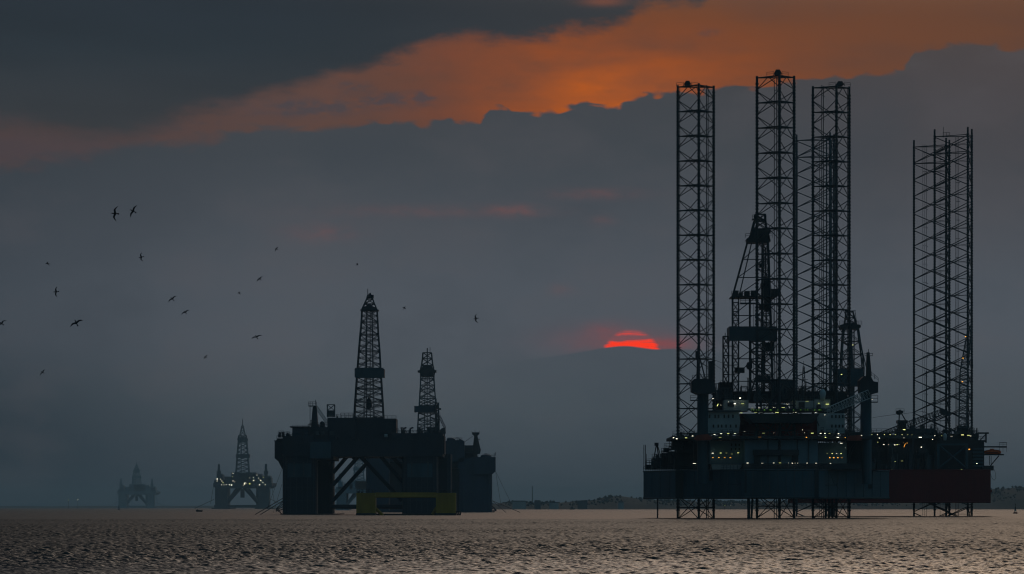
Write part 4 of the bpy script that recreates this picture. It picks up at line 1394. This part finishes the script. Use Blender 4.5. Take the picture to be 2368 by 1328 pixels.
    # bolster racks and anchor wires
    for (sx, px0, px1) in ((-1, 654, 638), (1, 1036, 1046)):
        r = MB()
        for k in range(4):
            r.line([(px0, 1160 + k * 6), (px1, 1178 + k * 1.5)], 0.9, Y + 4)
        r.line([(px1, 1178), (px0, 1190)], 0.9, Y + 4)
        r.line([(px1 + 4, 1174), (px0 - 4, 1187)], 0.7, Y + 4)
        r.build('anchor_rack', m, root)
    for a, b, r in (((652, 1085), (618, 1176), 0.4), ((652, 1120), (632, 1186), 0.35), ((655, 1152), (590, 1190), 0.9), ((655, 1158), (596, 1194), 0.9)):
        MB().ptube(a, b, r, Y + 6, Y - 20).build('anchor_wire', m, root)
    clutter(root, [(645, 720, 1012, 14, Y + 2, Y + 6, 14), (712, 760, 990, 14, Y + 6, Y + 12, 10), (905, 1000, 1004, 14, Y + 5, Y + 12, 16), (656, 1020, 1020, 10, Y - 2, Y + 1, 20), (780, 930, 1062, 8, Y + 2, Y + 10, 12), (760, 915, 968, 8, Y + 12, Y + 24, 6), (1000, 1026, 1008, 12, Y + 4, Y + 16, 4)], 31, [m, M_STEEL], 0.6)
    MB().pbox(889, 1004, 896, 1011, Y + 3, 2).build('life_raft', M_WHITE, root)
    for (a, b) in ((730, 997), (742, 997), (763, 997)):
        MB().pbox(a, b, a + 8, b + 9, Y + 4.5, 1.5).build('locker', M_STEEL_BLUE, root)


build_semi_dark()


def build_semi_blue():
    Y = 2660
    root = thing('semisubmersible_rig', 'blue semi-submersible rig half hidden at right behind the black rig, with a shorter derrick', 'oil rig', (W(1010, 0, Y).x, Y, 0))
    m = M_SEMI_B
    for (a, b, y0, Yc, d) in ((846, 900, 1050, Y + 2, 18), (880, 932, 1050, Y + 60, 18), (1016, 1080, 1060, Y + 60, 18), (1062, 1138, 1085, Y, 20)):
        rounded_column(MB(), a, b, y0, 1187, Yc, d, 2.5).build('column', m, root)
    MB().pbox(1050, 1183, 1142, 1187, Y - 4, 90).build('pontoon', m, root)
    MB().pbox(838, 1181, 936, 1187, Y - 2, 90).build('pontoon', m, root)
    MB().pbox(990, 1030, 1100, 1082, Y + 10, 70).build('deck_box', m, root)
    MB().pprism([(836, 1048), (990, 1048), (990, 1066), (842, 1066)], Y + 10, 70).build('deck_box', m, root)
    MB().pprism([(1060, 1060), (1142, 1060), (1142, 1082), (1138, 1092), (1060, 1092)], Y + 2, 40).build('deck_box', m, root)
    MB().pprism([(1029, 1022), (1034, 1018), (1070, 1018), (1074, 1021), (1074, 1068), (1029, 1068)], Y + 2, 14).build('deck_module', m, root)
    MB().pprism([(1094, 1060), (1098, 1057), (1146, 1057), (1146, 1090), (1138, 1097), (1096, 1097)], Y - 2, 14).build('winch_house', m, root)
    for (c, yb, r, h) in ((1042, 1018, 2.4, 1.6), (1124, 1057, 3.4, 1.7)):
        p = W(c, yb, Y + 6)
        MB().lathe(tuple(p), [(r, -0.2), (r, h * 0.5), (r * 0.7, h * 0.85), (r * 0.3, h)], 14).build('winch_drum', m, root)
    for px, py in ((1057, 1014), (1063, 1016), (1068, 1014), (1143, 1050), (1146, 1048)):
        MB().line([(px, py + 6), (px, py - 2)], 0.7, Y + 3).build('vent_pipe', m, root)
    # crane
    c = MB().pprism([(1092, 1052), (1093, 1038), (1097, 1003), (1103, 1003), (1110, 1034), (1112, 1040), (1110, 1050)], Y + 6, 6)
    c.pbox(1097, 1048, 1104, 1062, Y + 7, 4)
    crane = c.build('crane', M_STEEL, root)
    mb = MB()
    mb.pprism([(1091, 1004), (1092, 1000), (1108, 1000), (1109, 1004), (1104, 1008), (1096, 1008)], Y + 5, 4)
    mb.line([(1092, 1002), (1091, 997)], 0.5, Y + 6).line([(1108, 1002), (1109, 997)], 0.5, Y + 6).line([(1099, 1000), (1098, 994)], 0.5, Y + 6)
    mb.line([(1095, 1008), (1076, 1021)], 0.5, Y + 6).line([(1106, 1016), (1110, 1016)], 1.0, Y + 6)
    mb.build('mast', M_STEEL, crane)
    MB().pbox(1076, 1036, 1092, 1046, Y + 6, 4).build('deck_module', M_STEEL, root)
    # derrick
    Yd = Y + 24
    d = MB()
    lv = [(858, 972, 1005), (876, 973, 1003), (900, 972, 1005), (922, 970.5, 1007), (938, 970, 1008), (954, 968, 1009), (972, 967, 1011), (990, 966, 1012), (1008, 965, 1013)]
    tower(d, lv, Yd, 0.36, 0.15)
    tower(d, [(866 + k * 12.9, 973 - k * 0.7, 1003.5 + k * 0.8) for k in range(12)], Yd, 0.22, 0.11, None, 2)
    d.line([(988, 850), (988, 1008)], 0.9, Yd)
    der = d.build('derrick', M_STEEL_BLUE, root)
    t = MB()
    tower(t, [(816, 978, 998), (830, 977, 999), (845, 975, 1001), (858, 972, 1004)], Yd, 0.45, 0.22, None, 1)
    t.line([(988, 805), (988, 818)], 1.3, Yd).line([(994.5, 803), (994.5, 818)], 0.6, Yd)
    t.build('crown_frame', M_STEEL, der)
    MB().pprism([(966, 857), (973, 856), (978, 846), (998, 846), (1003, 856), (1009, 856), (1009, 861), (1002, 862), (1002, 871), (974, 871), (973, 862), (966, 861)], Yd - 5, 10).build('crown_block', M_STEEL, der)
    ww = MB().pbox(958, 939, 1010, 953, Yd - 8, 0.6)
    ww.pbox(958, 939, 962, 953, Yd - 7.4, 15).pbox(1006, 939, 1010, 953, Yd - 7.4, 15)
    ww.build('wind_wall', m, der)
    MB().pbox(988, 988, 1012, 1006, Yd - 6, 10).build('drill_floor', M_STEEL, der)
    mb = MB()
    tower(mb, [(932, 1007, 1013), (950, 1007, 1014), (970, 1008, 1015), (990, 1008, 1015), (1015, 1008, 1016)], Y + 14, 0.6, 0.3)
    mb.line([(1010, 922), (1010, 935)], 0.7, Y + 14).line([(1015, 930), (1015, 940)], 0.6, Y + 14)
    mb.pbox(1012, 944, 1020, 948, Y + 13, 3)
    mb.build('stair_tower', M_STEEL, root)
    mb = MB()
    lattice_boom(mb, (1016, 962), (1029, 990), Y + 12, Y + 12, 1.3, 1.3, 8, 0.14)
    mb.pprism([(1018, 1004), (1016, 996), (1022, 990), (1030, 989), (1031, 1003)], Y + 10, 5)
    mb.pbox(1019, 1002, 1029, 1024, Y + 11, 3)
    mb.build('crane', M_STEEL, root)
    for a, b, r in (((1146, 1090), (1158, 1165), 0.35), ((1146, 1090), (1180, 1160), 0.35), ((1138, 1158), (1172, 1187), 0.6), ((1138, 1158), (1205, 1186), 0.6)):
        MB().ptube(a, b, r, Y + 6, Y - 30).build('anchor_wire', m, root)
    r = MB()
    for k in range(3):
        r.line([(1138, 1170 + k * 5), (1148, 1180 + k)], 0.9, Y + 4)
    r.line([(1148, 1180), (1136, 1186)], 1.2, Y + 4)
    r.build('anchor_rack', m, root)
    clutter(root, [(1030, 1076, 1018, 7, Y + 4, Y + 10, 5), (1076, 1140, 1058, 7, Y + 4, Y + 12, 8), (990, 1030, 1030, 12, Y + 10, Y + 20, 5)], 41, [m, M_STEEL], 0.5)


build_semi_blue()


# ------------------------------------------------------------------ yellow floating dock
def build_dock():
    Y = 1654
    root = thing('floating_dock', 'low rusty yellow floating dock with two end towers in front of the black rig', 'floating dock', (W(940, 0, Y).x, Y, 0))
    for a, b in ((824, 868), (1008, 1054)):
        tw = MB().pbox(a, 1140, b, 1194, Y, 14).build('end_tower', M_YELLOW, root)
        MB().prail((a, 1140), (b, 1140), Y + 0.2, 1.2, 1.2, 0.07).build('handrail', M_STEEL, tw)
        rb = MB()
        for k in range(1, 5):
            px = a + (b - a) * k / 5
            rb.pbox(px - 0.5, 1142, px + 0.5, 1190, Y - 0.15, 0.2)
        rb.build('fender_rib', M_YELLOW, tw)
        MB().pbox(a - 0.8, 1187, b + 0.8, 1194, Y - 0.3, 14.6).build('boot_top', M_DARKBOX, tw)
    MB().pbox(868, 1139, 1008, 1147, Y + 3, 9).build('cross_beam', M_YELLOW, root)
    MB().ptube((868, 1149), (1008, 1149), 2.4, Y + 2, n=10).build('fender_pipe', M_YELLOW, root)
    MB().pbox(868, 1188, 1008, 1194, Y + 6, 8).build('bottom_slab', M_DARKBOX, root)
    for a, b in (((866, 1174), (886, 1193)), ((1010, 1174), (1000, 1190))):
        MB().ptube(a, b, 4.0, Y + 4, n=8).build('brace', M_YELLOW, root)
    mb = MB()
    for k in range(5):
        mb.line([(1054 + k * 2.5, 1194), (1056 + k * 2.5, 1184 + (k % 2) * 3)], 1.3, Y + 3)
    mb.pbox(1054, 1182, 1066, 1186, Y + 3, 3)
    mb.build('fender_cluster', M_DARKBOX, root)
    clutter(root, [(828, 866, 1140, 6, Y + 2, Y + 8, 4), (1010, 1050, 1140, 6, Y + 2, Y + 8, 5)], 51, [M_DARKBOX, M_STEEL], 0.5)


build_dock()


# ------------------------------------------------------------------ far semi-submersibles
def far_semi(label, xc, Wd, Y, hd, mat, lamps=(), mats=None):
    """Wd = width in photo pixels, hd = height of the derrick above the water in the same unit"""
    root = thing('semisubmersible_rig', label, 'oil rig', (W(xc, 0, Y).x, Y, 0), 'far rigs in the haze')
    yw = YH + F * CAMH / Y
    k = Wd / 135.0
    X = lambda u: xc + u * k
    V = lambda v: yw - v * k
    s = Y / F
    for a, b in ((-64, -35), (35, 62)):
        col = rounded_column(MB(), X(a), X(b), V(52), V(-2), Y, 14 * k * s * 3, 1.5).build('column', mat, root)
        col2 = rounded_column(MB(), X(a + (4 if a < 0 else -4)), X(b + (4 if a < 0 else -4)), V(52), V(-2), Y + 150 * k * s, 14 * k * s * 3, 1.5).build('column', mat, root)
    for a, b in ((-72, -28), (28, 72)):
        MB().pbox(X(a), V(2.5), X(b), V(-2), Y - 10 * k * s, 200 * k * s).build('pontoon', mat, root)
    MB().pbox(X(-66), V(9), X(64), V(3), Y + 12 * k * s, 8 * k * s).build('brace', mat, root)
    for a, b, Yo in (((-36, 14), (-4, 50), 20), ((36, 14), (4, 50), 20), ((-36, 14), (-10, 50), 150), ((36, 14), (10, 50), 150)):
        MB().ptube((X(a[0]), V(a[1])), (X(b[0]), V(b[1])), 4.2 * k, Y + Yo * k * s, n=8).build('brace', mat, root)
    MB().pprism([(X(-68), V(60)), (X(68), V(60)), (X(68), V(54)), (X(60), V(48)), (X(-62), V(48)), (X(-68), V(52))], Y - 4 * k * s, 190 * k * s).build('deck_box', mat, root)
    for (a, b, t) in ((-66, -38, 66), (-42, -18, 74), (-26, 30, 84), (14, 44, 80), (40, 64, 76), (-60, -46, 80), (52, 66, 72), (-10, 22, 82)):
        mb = MB().pbox(X(a), V(t), X(b), V(59), Y + 10 * k * s, 60 * k * s)
        mb.prail((X(a), V(t)), (X(b), V(t)), Y + 10 * k * s, 1.3, 3.0, 0.15)
        mb.build('deck_module', mat, root)
    MB().pbox(X(-5), V(46), X(4), V(26), Y + 60 * k * s, 12 * k * s).build('riser_frame', mat, root)
    d = MB()
    hb, ht = 83.0, hd
    wl = lambda t: 15.0 + (7.0 - 15.0) * t
    n = 9
    lv = [(V(hb + (ht - hb) * (1 - i / n) * 0.80), X(-wl((1 - i / n) * 0.8)), X(wl((1 - i / n) * 0.8))) for i in range(n + 1)]
    tower(d, lv, Y + 70 * k * s, 1.5 * k * s, 0.6 * k * s)
    d.line([(X(-3), V(hb)), (X(-3), V(hb + (ht - hb) * 0.8))], 0.9 * k, Y + 70 * k * s)
    der = d.build('derrick', mat, root)
    t8 = V(hb + (ht - hb) * 0.72)
    t = MB().pprism([(X(-13), t8), (X(-10), V(hb + (ht - hb) * 0.76)), (X(9), V(hb + (ht - hb) * 0.76)), (X(13), t8), (X(9), t8 + 8 * k), (X(-9), t8 + 8 * k)], Y + 64 * k * s, 12 * k * s)
    t.build('crown_block', mat, der)
    t = MB()
    tower(t, [(V(ht), X(-2), X(2)), (V(hb + (ht - hb) * 0.9), X(-4), X(4)), (V(hb + (ht - hb) * 0.78), X(-7), X(7))], Y + 70 * k * s, 0.9 * k * s, 0.6 * k * s)
    t.line([(X(0), V(ht)), (X(0), V(ht + 16))], 0.8 * k, Y + 70 * k * s)
    t.build('crown_frame', mat, der)
    w1 = hb + (ht - hb) * 0.32
    MB().pbox(X(-16), V(w1 + 9), X(16), V(w1), Y + 55 * k * s, 30 * k * s).build('wind_wall', mat, der)
    for u, t1 in ((-55, 104), (54, 104)):
        c = MB().pprism([(X(u - 4), V(76)), (X(u - 2), V(t1)), (X(u + 2), V(t1)), (X(u + 4), V(76))], Y + 20 * k * s, 6 * k * s)
        c.pbox(X(u - 5), V(88), X(u + 5), V(80), Y + 18 * k * s, 10 * k * s)
        c.build('crane', mat, root)
    for u, sg in ((-66, -1), (66, 1)):
        mb = MB()
        mb.ptube((X(u), V(22)), (X(u + sg * 45), V(1)), 0.7 * k, Y, n=5)
        mb.ptube((X(u), V(60)), (X(u + sg * 8), V(12)), 0.5 * k, Y, n=5)
        mb.build('anchor_wire', mat, root)
    for i, (px, py, c) in enumerate(lamps):
        lamp(root, px, py, Y - 8 * k * s, 1.9 + 0.7 * (i % 3 == 0), 2.4 + 0.8 * (i % 3 == 0), c)
    return root


zl = [(1290, 777), (1327, 779), (1289, 800), (1343, 800), (1357, 820), (1341, 843), (1367, 843), (1393, 843), (1427, 843), (1453, 845), (1470, 712), (1465, 748), (1470, 799), (1490, 810), (1588, 852),
      (1600, 833), (1606, 820), (1618, 826), (1660, 832), (1659, 765), (1702, 760), (1704, 792), (1742, 733), (1760, 767), (1785, 792), (1813, 757), (1809, 817), (1772, 843), (1838, 843)]
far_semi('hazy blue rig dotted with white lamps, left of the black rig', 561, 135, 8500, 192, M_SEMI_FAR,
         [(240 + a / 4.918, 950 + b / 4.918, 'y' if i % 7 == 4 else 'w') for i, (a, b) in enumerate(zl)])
far_semi('faintest unlit rig almost lost in the haze, farthest left of all the rigs', 316, 89, 14500, 152, M_SEMI_HAZED)
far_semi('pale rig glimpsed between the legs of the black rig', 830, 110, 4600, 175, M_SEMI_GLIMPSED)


# ------------------------------------------------------------------ shore
def build_land():
    rng = np.random.default_rng(8)

    def ridge(name, Y, dep, prof, x0, x1, step, amp, mat):
        xs = np.arange(x0, x1 + step, step).astype(float)
        pp = np.interp(xs, [p[0] for p in prof], [p[1] for p in prof])
        nz = np.zeros_like(xs)
        for k in range(10):
            lam = 10 * 1.7 ** k * 0.6
            nz += np.sin(xs / lam * 6.28 + rng.uniform(0, 6.28)) * amp * 0.30 * min(1, lam / 40)
        hs = [max(1.0, CAMH + (YH - (p - n)) / F * Y) for p, n in zip(pp, nz)]
        vs, fs = [], []
        cs = 6
        for px, h in zip(xs, hs):
            X = (px - 1184) / F * Y
            for j, (f, g) in enumerate(((0, -0.5), (0.12, 0.45), (0.3, 0.85), (0.5, 1.0), (0.75, 0.6), (1.0, -0.5))):
                vs.append((X, Y + f * dep, (h * g if g > 0 else -0.5)))
        n = len(xs)
        for i in range(n - 1):
            for j in range(cs - 1):
                fs.append((i * cs + j, (i + 1) * cs + j, (i + 1) * cs + j + 1, i * cs + j + 1))
        mb = MB()
        mb.add(vs, fs)
        o = mb.build(name, mat)
        o['kind'] = 'structure'
        return xs, hs

    prof = [(-300, 1172), (640, 1172), (900, 1169), (1120, 1166), (1140, 1164), (1180, 1161), (1240, 1163), (1290, 1163), (1330, 1160), (1380, 1157), (1410, 1150), (1450, 1146), (1480, 1149), (1500, 1151), (1560, 1155),
            (1700, 1160), (1900, 1160), (2100, 1160), (2280, 1146), (2310, 1141), (2340, 1134), (2368, 1129), (2500, 1120), (2700, 1125)]
    xs, hs = ridge('hills', 6400, 900, prof, 900, 2700, 4, 1.3, M_LAND)
    ridge('far_hills', 17500, 2500, [(-400, 1171), (200, 1170), (600, 1170), (900, 1168), (1500, 1160), (2800, 1150)], -400, 2800, 8, 0.8, M_LAND)
    # wooded skyline, one mass of crowns far off
    r = random.Random(4)
    mb = MB()
    for i, (px, h) in enumerate(zip(xs, hs)):
        if h < 8:
            continue
        big = 0.5 + 0.5 * math.sin(i * 0.23) * math.sin(i * 0.071 + 1) + r.uniform(-0.3, 0.3)
        for _ in range(int(max(0, big * 9))):
            X = (px + r.uniform(-3, 3) - 1184) / F * 6400
            Yy = 6400 + r.uniform(100, 460)
            R = r.choice((0.8, 1.2, 1.6, 2.0)) * r.uniform(0.8, 1.2)
            f = (Yy - 6400) / 900
            g = np.interp(f, [0, 0.12, 0.3, 0.5], [0, 0.45, 0.85, 1.0])
            z = h * g
            a0 = r.uniform(0, 3)
            prof_ = [(0.3 * R, -0.3 * R), (R, 0.5 * R), (0.8 * R, 1.1 * R), (0.25 * R, 1.6 * R)]
            mb.lathe((X, Yy, z), [(q * r.uniform(0.75, 1.2), zz) for q, zz in prof_], 6)
    o = mb.build('treeline', M_LAND)
    tag(o, 'dark wooded skyline along the far shore', 'woodland', None, 'stuff')
    # low shore buildings and a chimney
    rng2 = random.Random(9)
    shed_labels = ['long low shed on the far shore nearest the blue rig', 'short shed on the far shore below the thin chimney', 'pale low shed in the middle of the open far shore',
                   'low shed by the rise of the far woods', 'small shed right of the wooded rise, by the nearest rig']
    for i, (a, b, t) in enumerate(((1185, 1216, 1158), (1236, 1250, 1157), (1270, 1292, 1161), (1336, 1358, 1158), (1430, 1442, 1160))):
        Yb = 6350
        root = thing('shore_shed', shed_labels[i], 'shed', W((a + b) / 2, 1178, Yb), 'sheds along the far shore')
        mbb = MB().pbox(a, t + 2, b, 1178.2, Yb, 25)
        mbb.build('wall', M_STEEL_BLUE if i % 2 else M_PALE_STEEL, root)
        MB().pprism([(a - 0.6, t + 2), (a + 1, t), (b - 1, t), (b + 0.6, t + 2)], Yb - 1, 27).build('roof', M_STEEL_BLUE, root)
    o = MB()
    p = W(1231, 1178, 11500)
    o.tube((p.x, p.y, -1), (p.x, p.y, W(0, 1124, 11500).z), 1.6, 10, 1.0)
    c = o.build('chimney', M_LAND)
    tag(c, 'thin tall chimney rising from the hazy far shore', 'chimney')
    for i, (px, py, c_) in enumerate(((158, 1156.8, 'y'), (180, 1156.2, 'w'), (1676, 1168.5, 'y'), (1689, 1169.5, 'w'))):
        Y = 9000 if px < 1000 else 6300
        lab = ['yellow shore lamp at far left', 'white shore lamp at far left', 'yellow shore lamp under the nearest rig', 'white shore lamp under the nearest rig'][i]
        root = thing('shore_lamp', lab, 'lamp', W(px, 1178, Y), 'lamps on the far shore')
        root.location.z = 0
        s = MB()
        p = W(px, py, Y)
        s.tube((p.x, Y + 1, 0), (p.x, Y + 1, p.z), 0.35, 6)
        s.build('mast', M_STEEL, root)
        lamp(root, px, py, Y, 1.3, 1.5, c_)


build_land()


# ------------------------------------------------------------------ buoys and small craft
def buoy(label, px, Y, H, mats):
    p = Vector(((px - 1184) / F * Y, Y, 0))
    root = thing('buoy', label, 'buoy', p, 'channel buoys')
    b = MB().lathe((p.x, p.y, 0), [(H * 0.19, -0.4), (H * 0.22, H * 0.03), (H * 0.21, H * 0.10), (H * 0.13, H * 0.16)], 14)
    b.build('float', mats[0], root)
    m = MB()
    for k in range(4):
        a = math.pi / 4 + k * math.pi / 2
        m.tube((p.x + math.cos(a) * H * 0.11, p.y + math.sin(a) * H * 0.11, H * 0.14), (p.x + math.cos(a) * H * 0.035, p.y + math.sin(a) * H * 0.035, H * 0.72), H * 0.018, 5)
    m.lathe((p.x, p.y, 0), [(H * 0.10, H * 0.24), (H * 0.075, H * 0.42), (H * 0.05, H * 0.66)], 10)
    m.build('tower', mats[1], root)
    MB().lathe((p.x, p.y, 0), [(H * 0.105, H * 0.26), (H * 0.095, H * 0.33)], 12).build('white_band', M_WHITE, root)
    MB().lathe((p.x, p.y, 0), [(H * 0.02, H * 0.70), (H * 0.025, H * 0.86), (H * 0.04, H * 0.88), (H * 0.035, H * 0.97), (H * 0.008, H)], 8).build('lantern', M_DARKBOX, root)


buoy('tall dark buoy with a pale band at far right', 2348, 2100, 5.0, (M_RUST, M_STEEL))
buoy('small dark buoy at left below the faintest rig', 275, 5600, 7.0, (M_STEEL, M_STEEL))


def barge():
    Y = 2950
    p = Vector(((461 - 1184) / F * Y, Y, 0))
    root = thing('barge', 'small flat black barge on the water beside the lamp dotted hazy rig', 'barge', p)
    L = 7.5 * Y / F
    h = 4.2 * Y / F
    mb = MB()
    mb.hexa([(p.x - L * 0.9, Y - 2, -0.3), (p.x + L * 0.95, Y - 2, -0.3), (p.x + L * 0.95, Y + 2, -0.3), (p.x - L * 0.9, Y + 2, -0.3)],
            [(p.x - L, Y - 2.3, h), (p.x + L, Y - 2.3, h * 0.85), (p.x + L, Y + 2.3, h * 0.85), (p.x - L, Y + 2.3, h)])
    mb.build('hull', M_STEEL, root)
    MB().box(p.x - L * 0.8, p.x - L * 0.4, Y - 1, Y + 1, h * 0.9, h * 1.35).build('deck_house', M_STEEL, root)


barge()


def small_boat():
    Y = 5900
    p = Vector(((1323 - 1184) / F * Y, Y, 0))
    root = thing('boat', 'small dark workboat alone on the open water before the far woods', 'boat', p)
    s = Y / F
    mb = MB()
    mb.hexa([(p.x - 5.5 * s, Y - 2, -0.3), (p.x + 6 * s, Y - 2, -0.3), (p.x + 6 * s, Y + 2, -0.3), (p.x - 5.5 * s, Y + 2, -0.3)],
            [(p.x - 6.5 * s, Y - 2.4, 2.4 * s), (p.x + 7 * s, Y - 1, 3.2 * s), (p.x + 7 * s, Y + 1, 3.2 * s), (p.x - 6.5 * s, Y + 2.4, 2.4 * s)])
    mb.build('hull', M_STEEL, root)
    c = MB().box(p.x - 3.5 * s, p.x + 2.5 * s, Y - 1.5, Y + 1.5, 2.2 * s, 5.4 * s)
    c.box(p.x - 1.8 * s, p.x + 1.5 * s, Y - 1.2, Y + 1.2, 5.4 * s, 7.4 * s)
    c.tube((p.x - 0.5 * s, Y, 7 * s), (p.x - 0.5 * s, Y, 9 * s), 0.2, 5)
    c.build('wheelhouse', M_STEEL, root)


small_boat()


# ------------------------------------------------------------------ gulls
def gull(label, px, py, span, wing_deg, wing_fs, body_deg, bend, up, span_m=1.35, gap=False):
    """span: photo pixels tip to tip; wing_deg/body_deg: directions in the picture plane (0 = right, 90 = up);
    wing_fs: how much of the span lies in the picture plane; bend: sweep of the outer wing; up: dihedral"""
    Y = span_m * wing_fs * F / span
    a = math.radians(wing_deg)
    w = Vector((math.cos(a) * wing_fs, math.sqrt(max(0, 1 - wing_fs ** 2)), math.sin(a) * wing_fs)).normalized()
    b0 = math.radians(body_deg)
    b = Vector((math.cos(b0), 0.25, math.sin(b0)))
    b = (b - w * b.dot(w)).normalized()
    n = w.cross(b).normalized()
    c = W(px, py, Y)
    hs = span_m / 2
    bm = MB()
    # body: tapered spindle from tail to bill
    prof = [(-0.30, 0.02, 0.06), (-0.18, 0.035, 0.035), (-0.05, 0.065, 0.06), (0.08, 0.07, 0.065), (0.17, 0.05, 0.05), (0.22, 0.045, 0.045), (0.27, 0.04, 0.04), (0.30, 0.015, 0.012), (0.35, 0.005, 0.005)]
    N = 8
    vs = []
    for t, r1, r2 in prof:
        for k in range(N):
            q = 2 * math.pi * k / N
            vs.append(c + b * t + n * (r1 * math.sin(q)) + w * (r2 * math.cos(q)))
    fs = [(i * N + k, i * N + (k + 1) % N, (i + 1) * N + (k + 1) % N, (i + 1) * N + k) for i in range(len(prof) - 1) for k in range(N)]
    fs += [tuple(range(N - 1, -1, -1)), tuple(range((len(prof) - 1) * N, len(prof) * N))]
    bm.add(vs, fs)
    # tail fan
    tl = [c + b * -0.26 + w * 0.045, c + b * -0.40 + w * 0.075, c + b * -0.41, c + b * -0.40 - w * 0.075, c + b * -0.26 - w * 0.045]
    bm.add([p + n * 0.008 for p in tl] + [p - n * 0.008 for p in tl], [(0, 1, 2, 3, 4), (9, 8, 7, 6, 5)] + [(i, (i + 1) % 5, 5 + (i + 1) % 5, 5 + i) for i in range(5)])
    # wings: shoulder, elbow, wrist, hand, tip
    for s in (1, -1):
        st = [(0.03, 0.05, 0.20, 0.0), (0.25, 0.10, 0.19, 0.06 * up * 3), (0.48, 0.12 + 0.04 * bend, 0.17, 0.10 * up * 3), (0.75, 0.04 - 0.16 * bend, 0.12, 0.07 * up * 3), (0.94, -0.06 - 0.34 * bend, 0.055, 0.03 * up * 3), (1.0, -0.10 - 0.42 * bend, 0.012, 0.0)]
        top, bot = [], []
        for f, le, ch, z in st:
            p = c + w * (s * f * hs) + n * z * hs
            lead = p + b * le * hs * 1.2
            trail = p + b * (le * hs * 1.2 - ch)
            mid = p + b * (le * hs * 1.2 - ch * 0.3)
            th = 0.018 * (1.2 - f)
            top.append((lead, mid + n * th, trail))
            bot.append(mid - n * (th + 0.004))
        vs, fs = [], []
        for (l, m_, t_), bb in zip(top, bot):
            vs += [l, m_, t_, bb]
        for i in range(len(st) - 1):
            for k in range(4):
                q = [i * 4 + k, i * 4 + (k + 1) % 4, (i + 1) * 4 + (k + 1) % 4, (i + 1) * 4 + k]
                fs.append(tuple(q if s > 0 else q[::-1]))
        e = (len(st) - 1) * 4
        fs += [(3, 2, 1, 0), (e, e + 1, e + 2, e + 3)]
        bm.add(vs, fs)
    # turn into an object based at the bird
    v0 = c
    bm.v = [tuple(Vector(v) - v0) for v in bm.v]
    o = bm.build('gull', M_BLACK)
    o.location = v0
    tag(o, label, 'bird', 'gulls in flight')


GULLS = [
    ('left of the two big gulls flying high at upper left', 265, 494, 36, 84, 1.0, 172, 0.5, 0.2),
    ('right of the two big gulls flying high at upper left, wings tilted', 307, 488, 32, 63, 1.0, 165, 0.15, 0.2),
    ('dark gull banking alone, directly below the high pair', 326, 595, 22, 98, 0.95, 178, 0.5, 0.3),
    ('upright gull with straight wings at left, below the tiniest left gull', 129, 675, 25, 91, 0.95, 180, 0.2, 0.1),
    ('tiny folded gull near the left edge, above the upright gull', 110, 610, 11, 120, 0.5, 160, 0.4, 0.3),
    ('wide winged gull gliding low at left with one wing lifted', 176, 746, 33, 27, 1.0, 150, 0.1, 0.25),
    ('gull cut off by the left edge of the picture', 3, 748, 25, 45, 0.9, 165, 0.3, 0.3),
    ('gull with lifted wings, upper of the two in the middle of the flock', 398, 691, 23, 38, 0.95, 155, 0.05, 0.45),
    ('gull with lifted wings, lower of the two in the middle of the flock', 428, 722, 21, 30, 0.95, 158, 0.05, 0.45),
    ('small steep gull, topmost at the right of the flock', 639, 576, 13, 58, 0.8, 160, 0.2, 0.4),
    ('slanted gull below the topmost one at the right of the flock', 600, 645, 18, 42, 0.9, 155, 0.05, 0.35),
    ('tiny dark gull like a comma left of the slanted one', 553, 678, 8, 105, 0.45, 170, 0.5, 0.3),
    ('thin gull gliding with almost level wings left of the tall derrick', 593, 779, 25, 18, 0.95, 160, 0.05, 0.3),
    ('small curved gull low above the lamp dotted rig', 475, 826, 13, 50, 0.85, 160, 0.1, 0.5),
    ('lowest gull at far left over the open sea', 98, 861, 17, 52, 0.9, 155, 0.1, 0.4),
    ('tiny gull high above the tall derrick', 826, 611, 7, 130, 0.45, 60, 0.3, 0.3),
    ('tiny gull right of the tall derrick top', 935, 712, 9, 142, 0.5, 60, 0.3, 0.3),
    ('gull with bent wings between the short derrick and the setting sun', 1100, 737, 22, 96, 0.95, 178, 0.6, 0.3),
]
for g in GULLS:
    gull(*g)

# ------------------------------------------------------------------ haze
hz = bpy.data.materials.new('haze')
hz.use_nodes = True
nt = hz.node_tree
nt.nodes.remove(nt.nodes['Principled BSDF'])
pv = nt.nodes.new('ShaderNodeVolumePrincipled')
pv.inputs['Color'].default_value = (0.55, 0.83, 1.0, 1)
pv.inputs['Density'].default_value = 5.5e-5
pv.inputs['Anisotropy'].default_value = 0.25
nt.links.new(pv.outputs[0], nt.nodes['Material Output'].inputs['Volume'])
hb = MB().box(-9100, 9100, -400, 30000, -6.2, 132).build('haze', hz)
hb['kind'] = 'stuff'
hb['label'] = 'thin blue evening haze over the sea'
hb['category'] = 'haze'
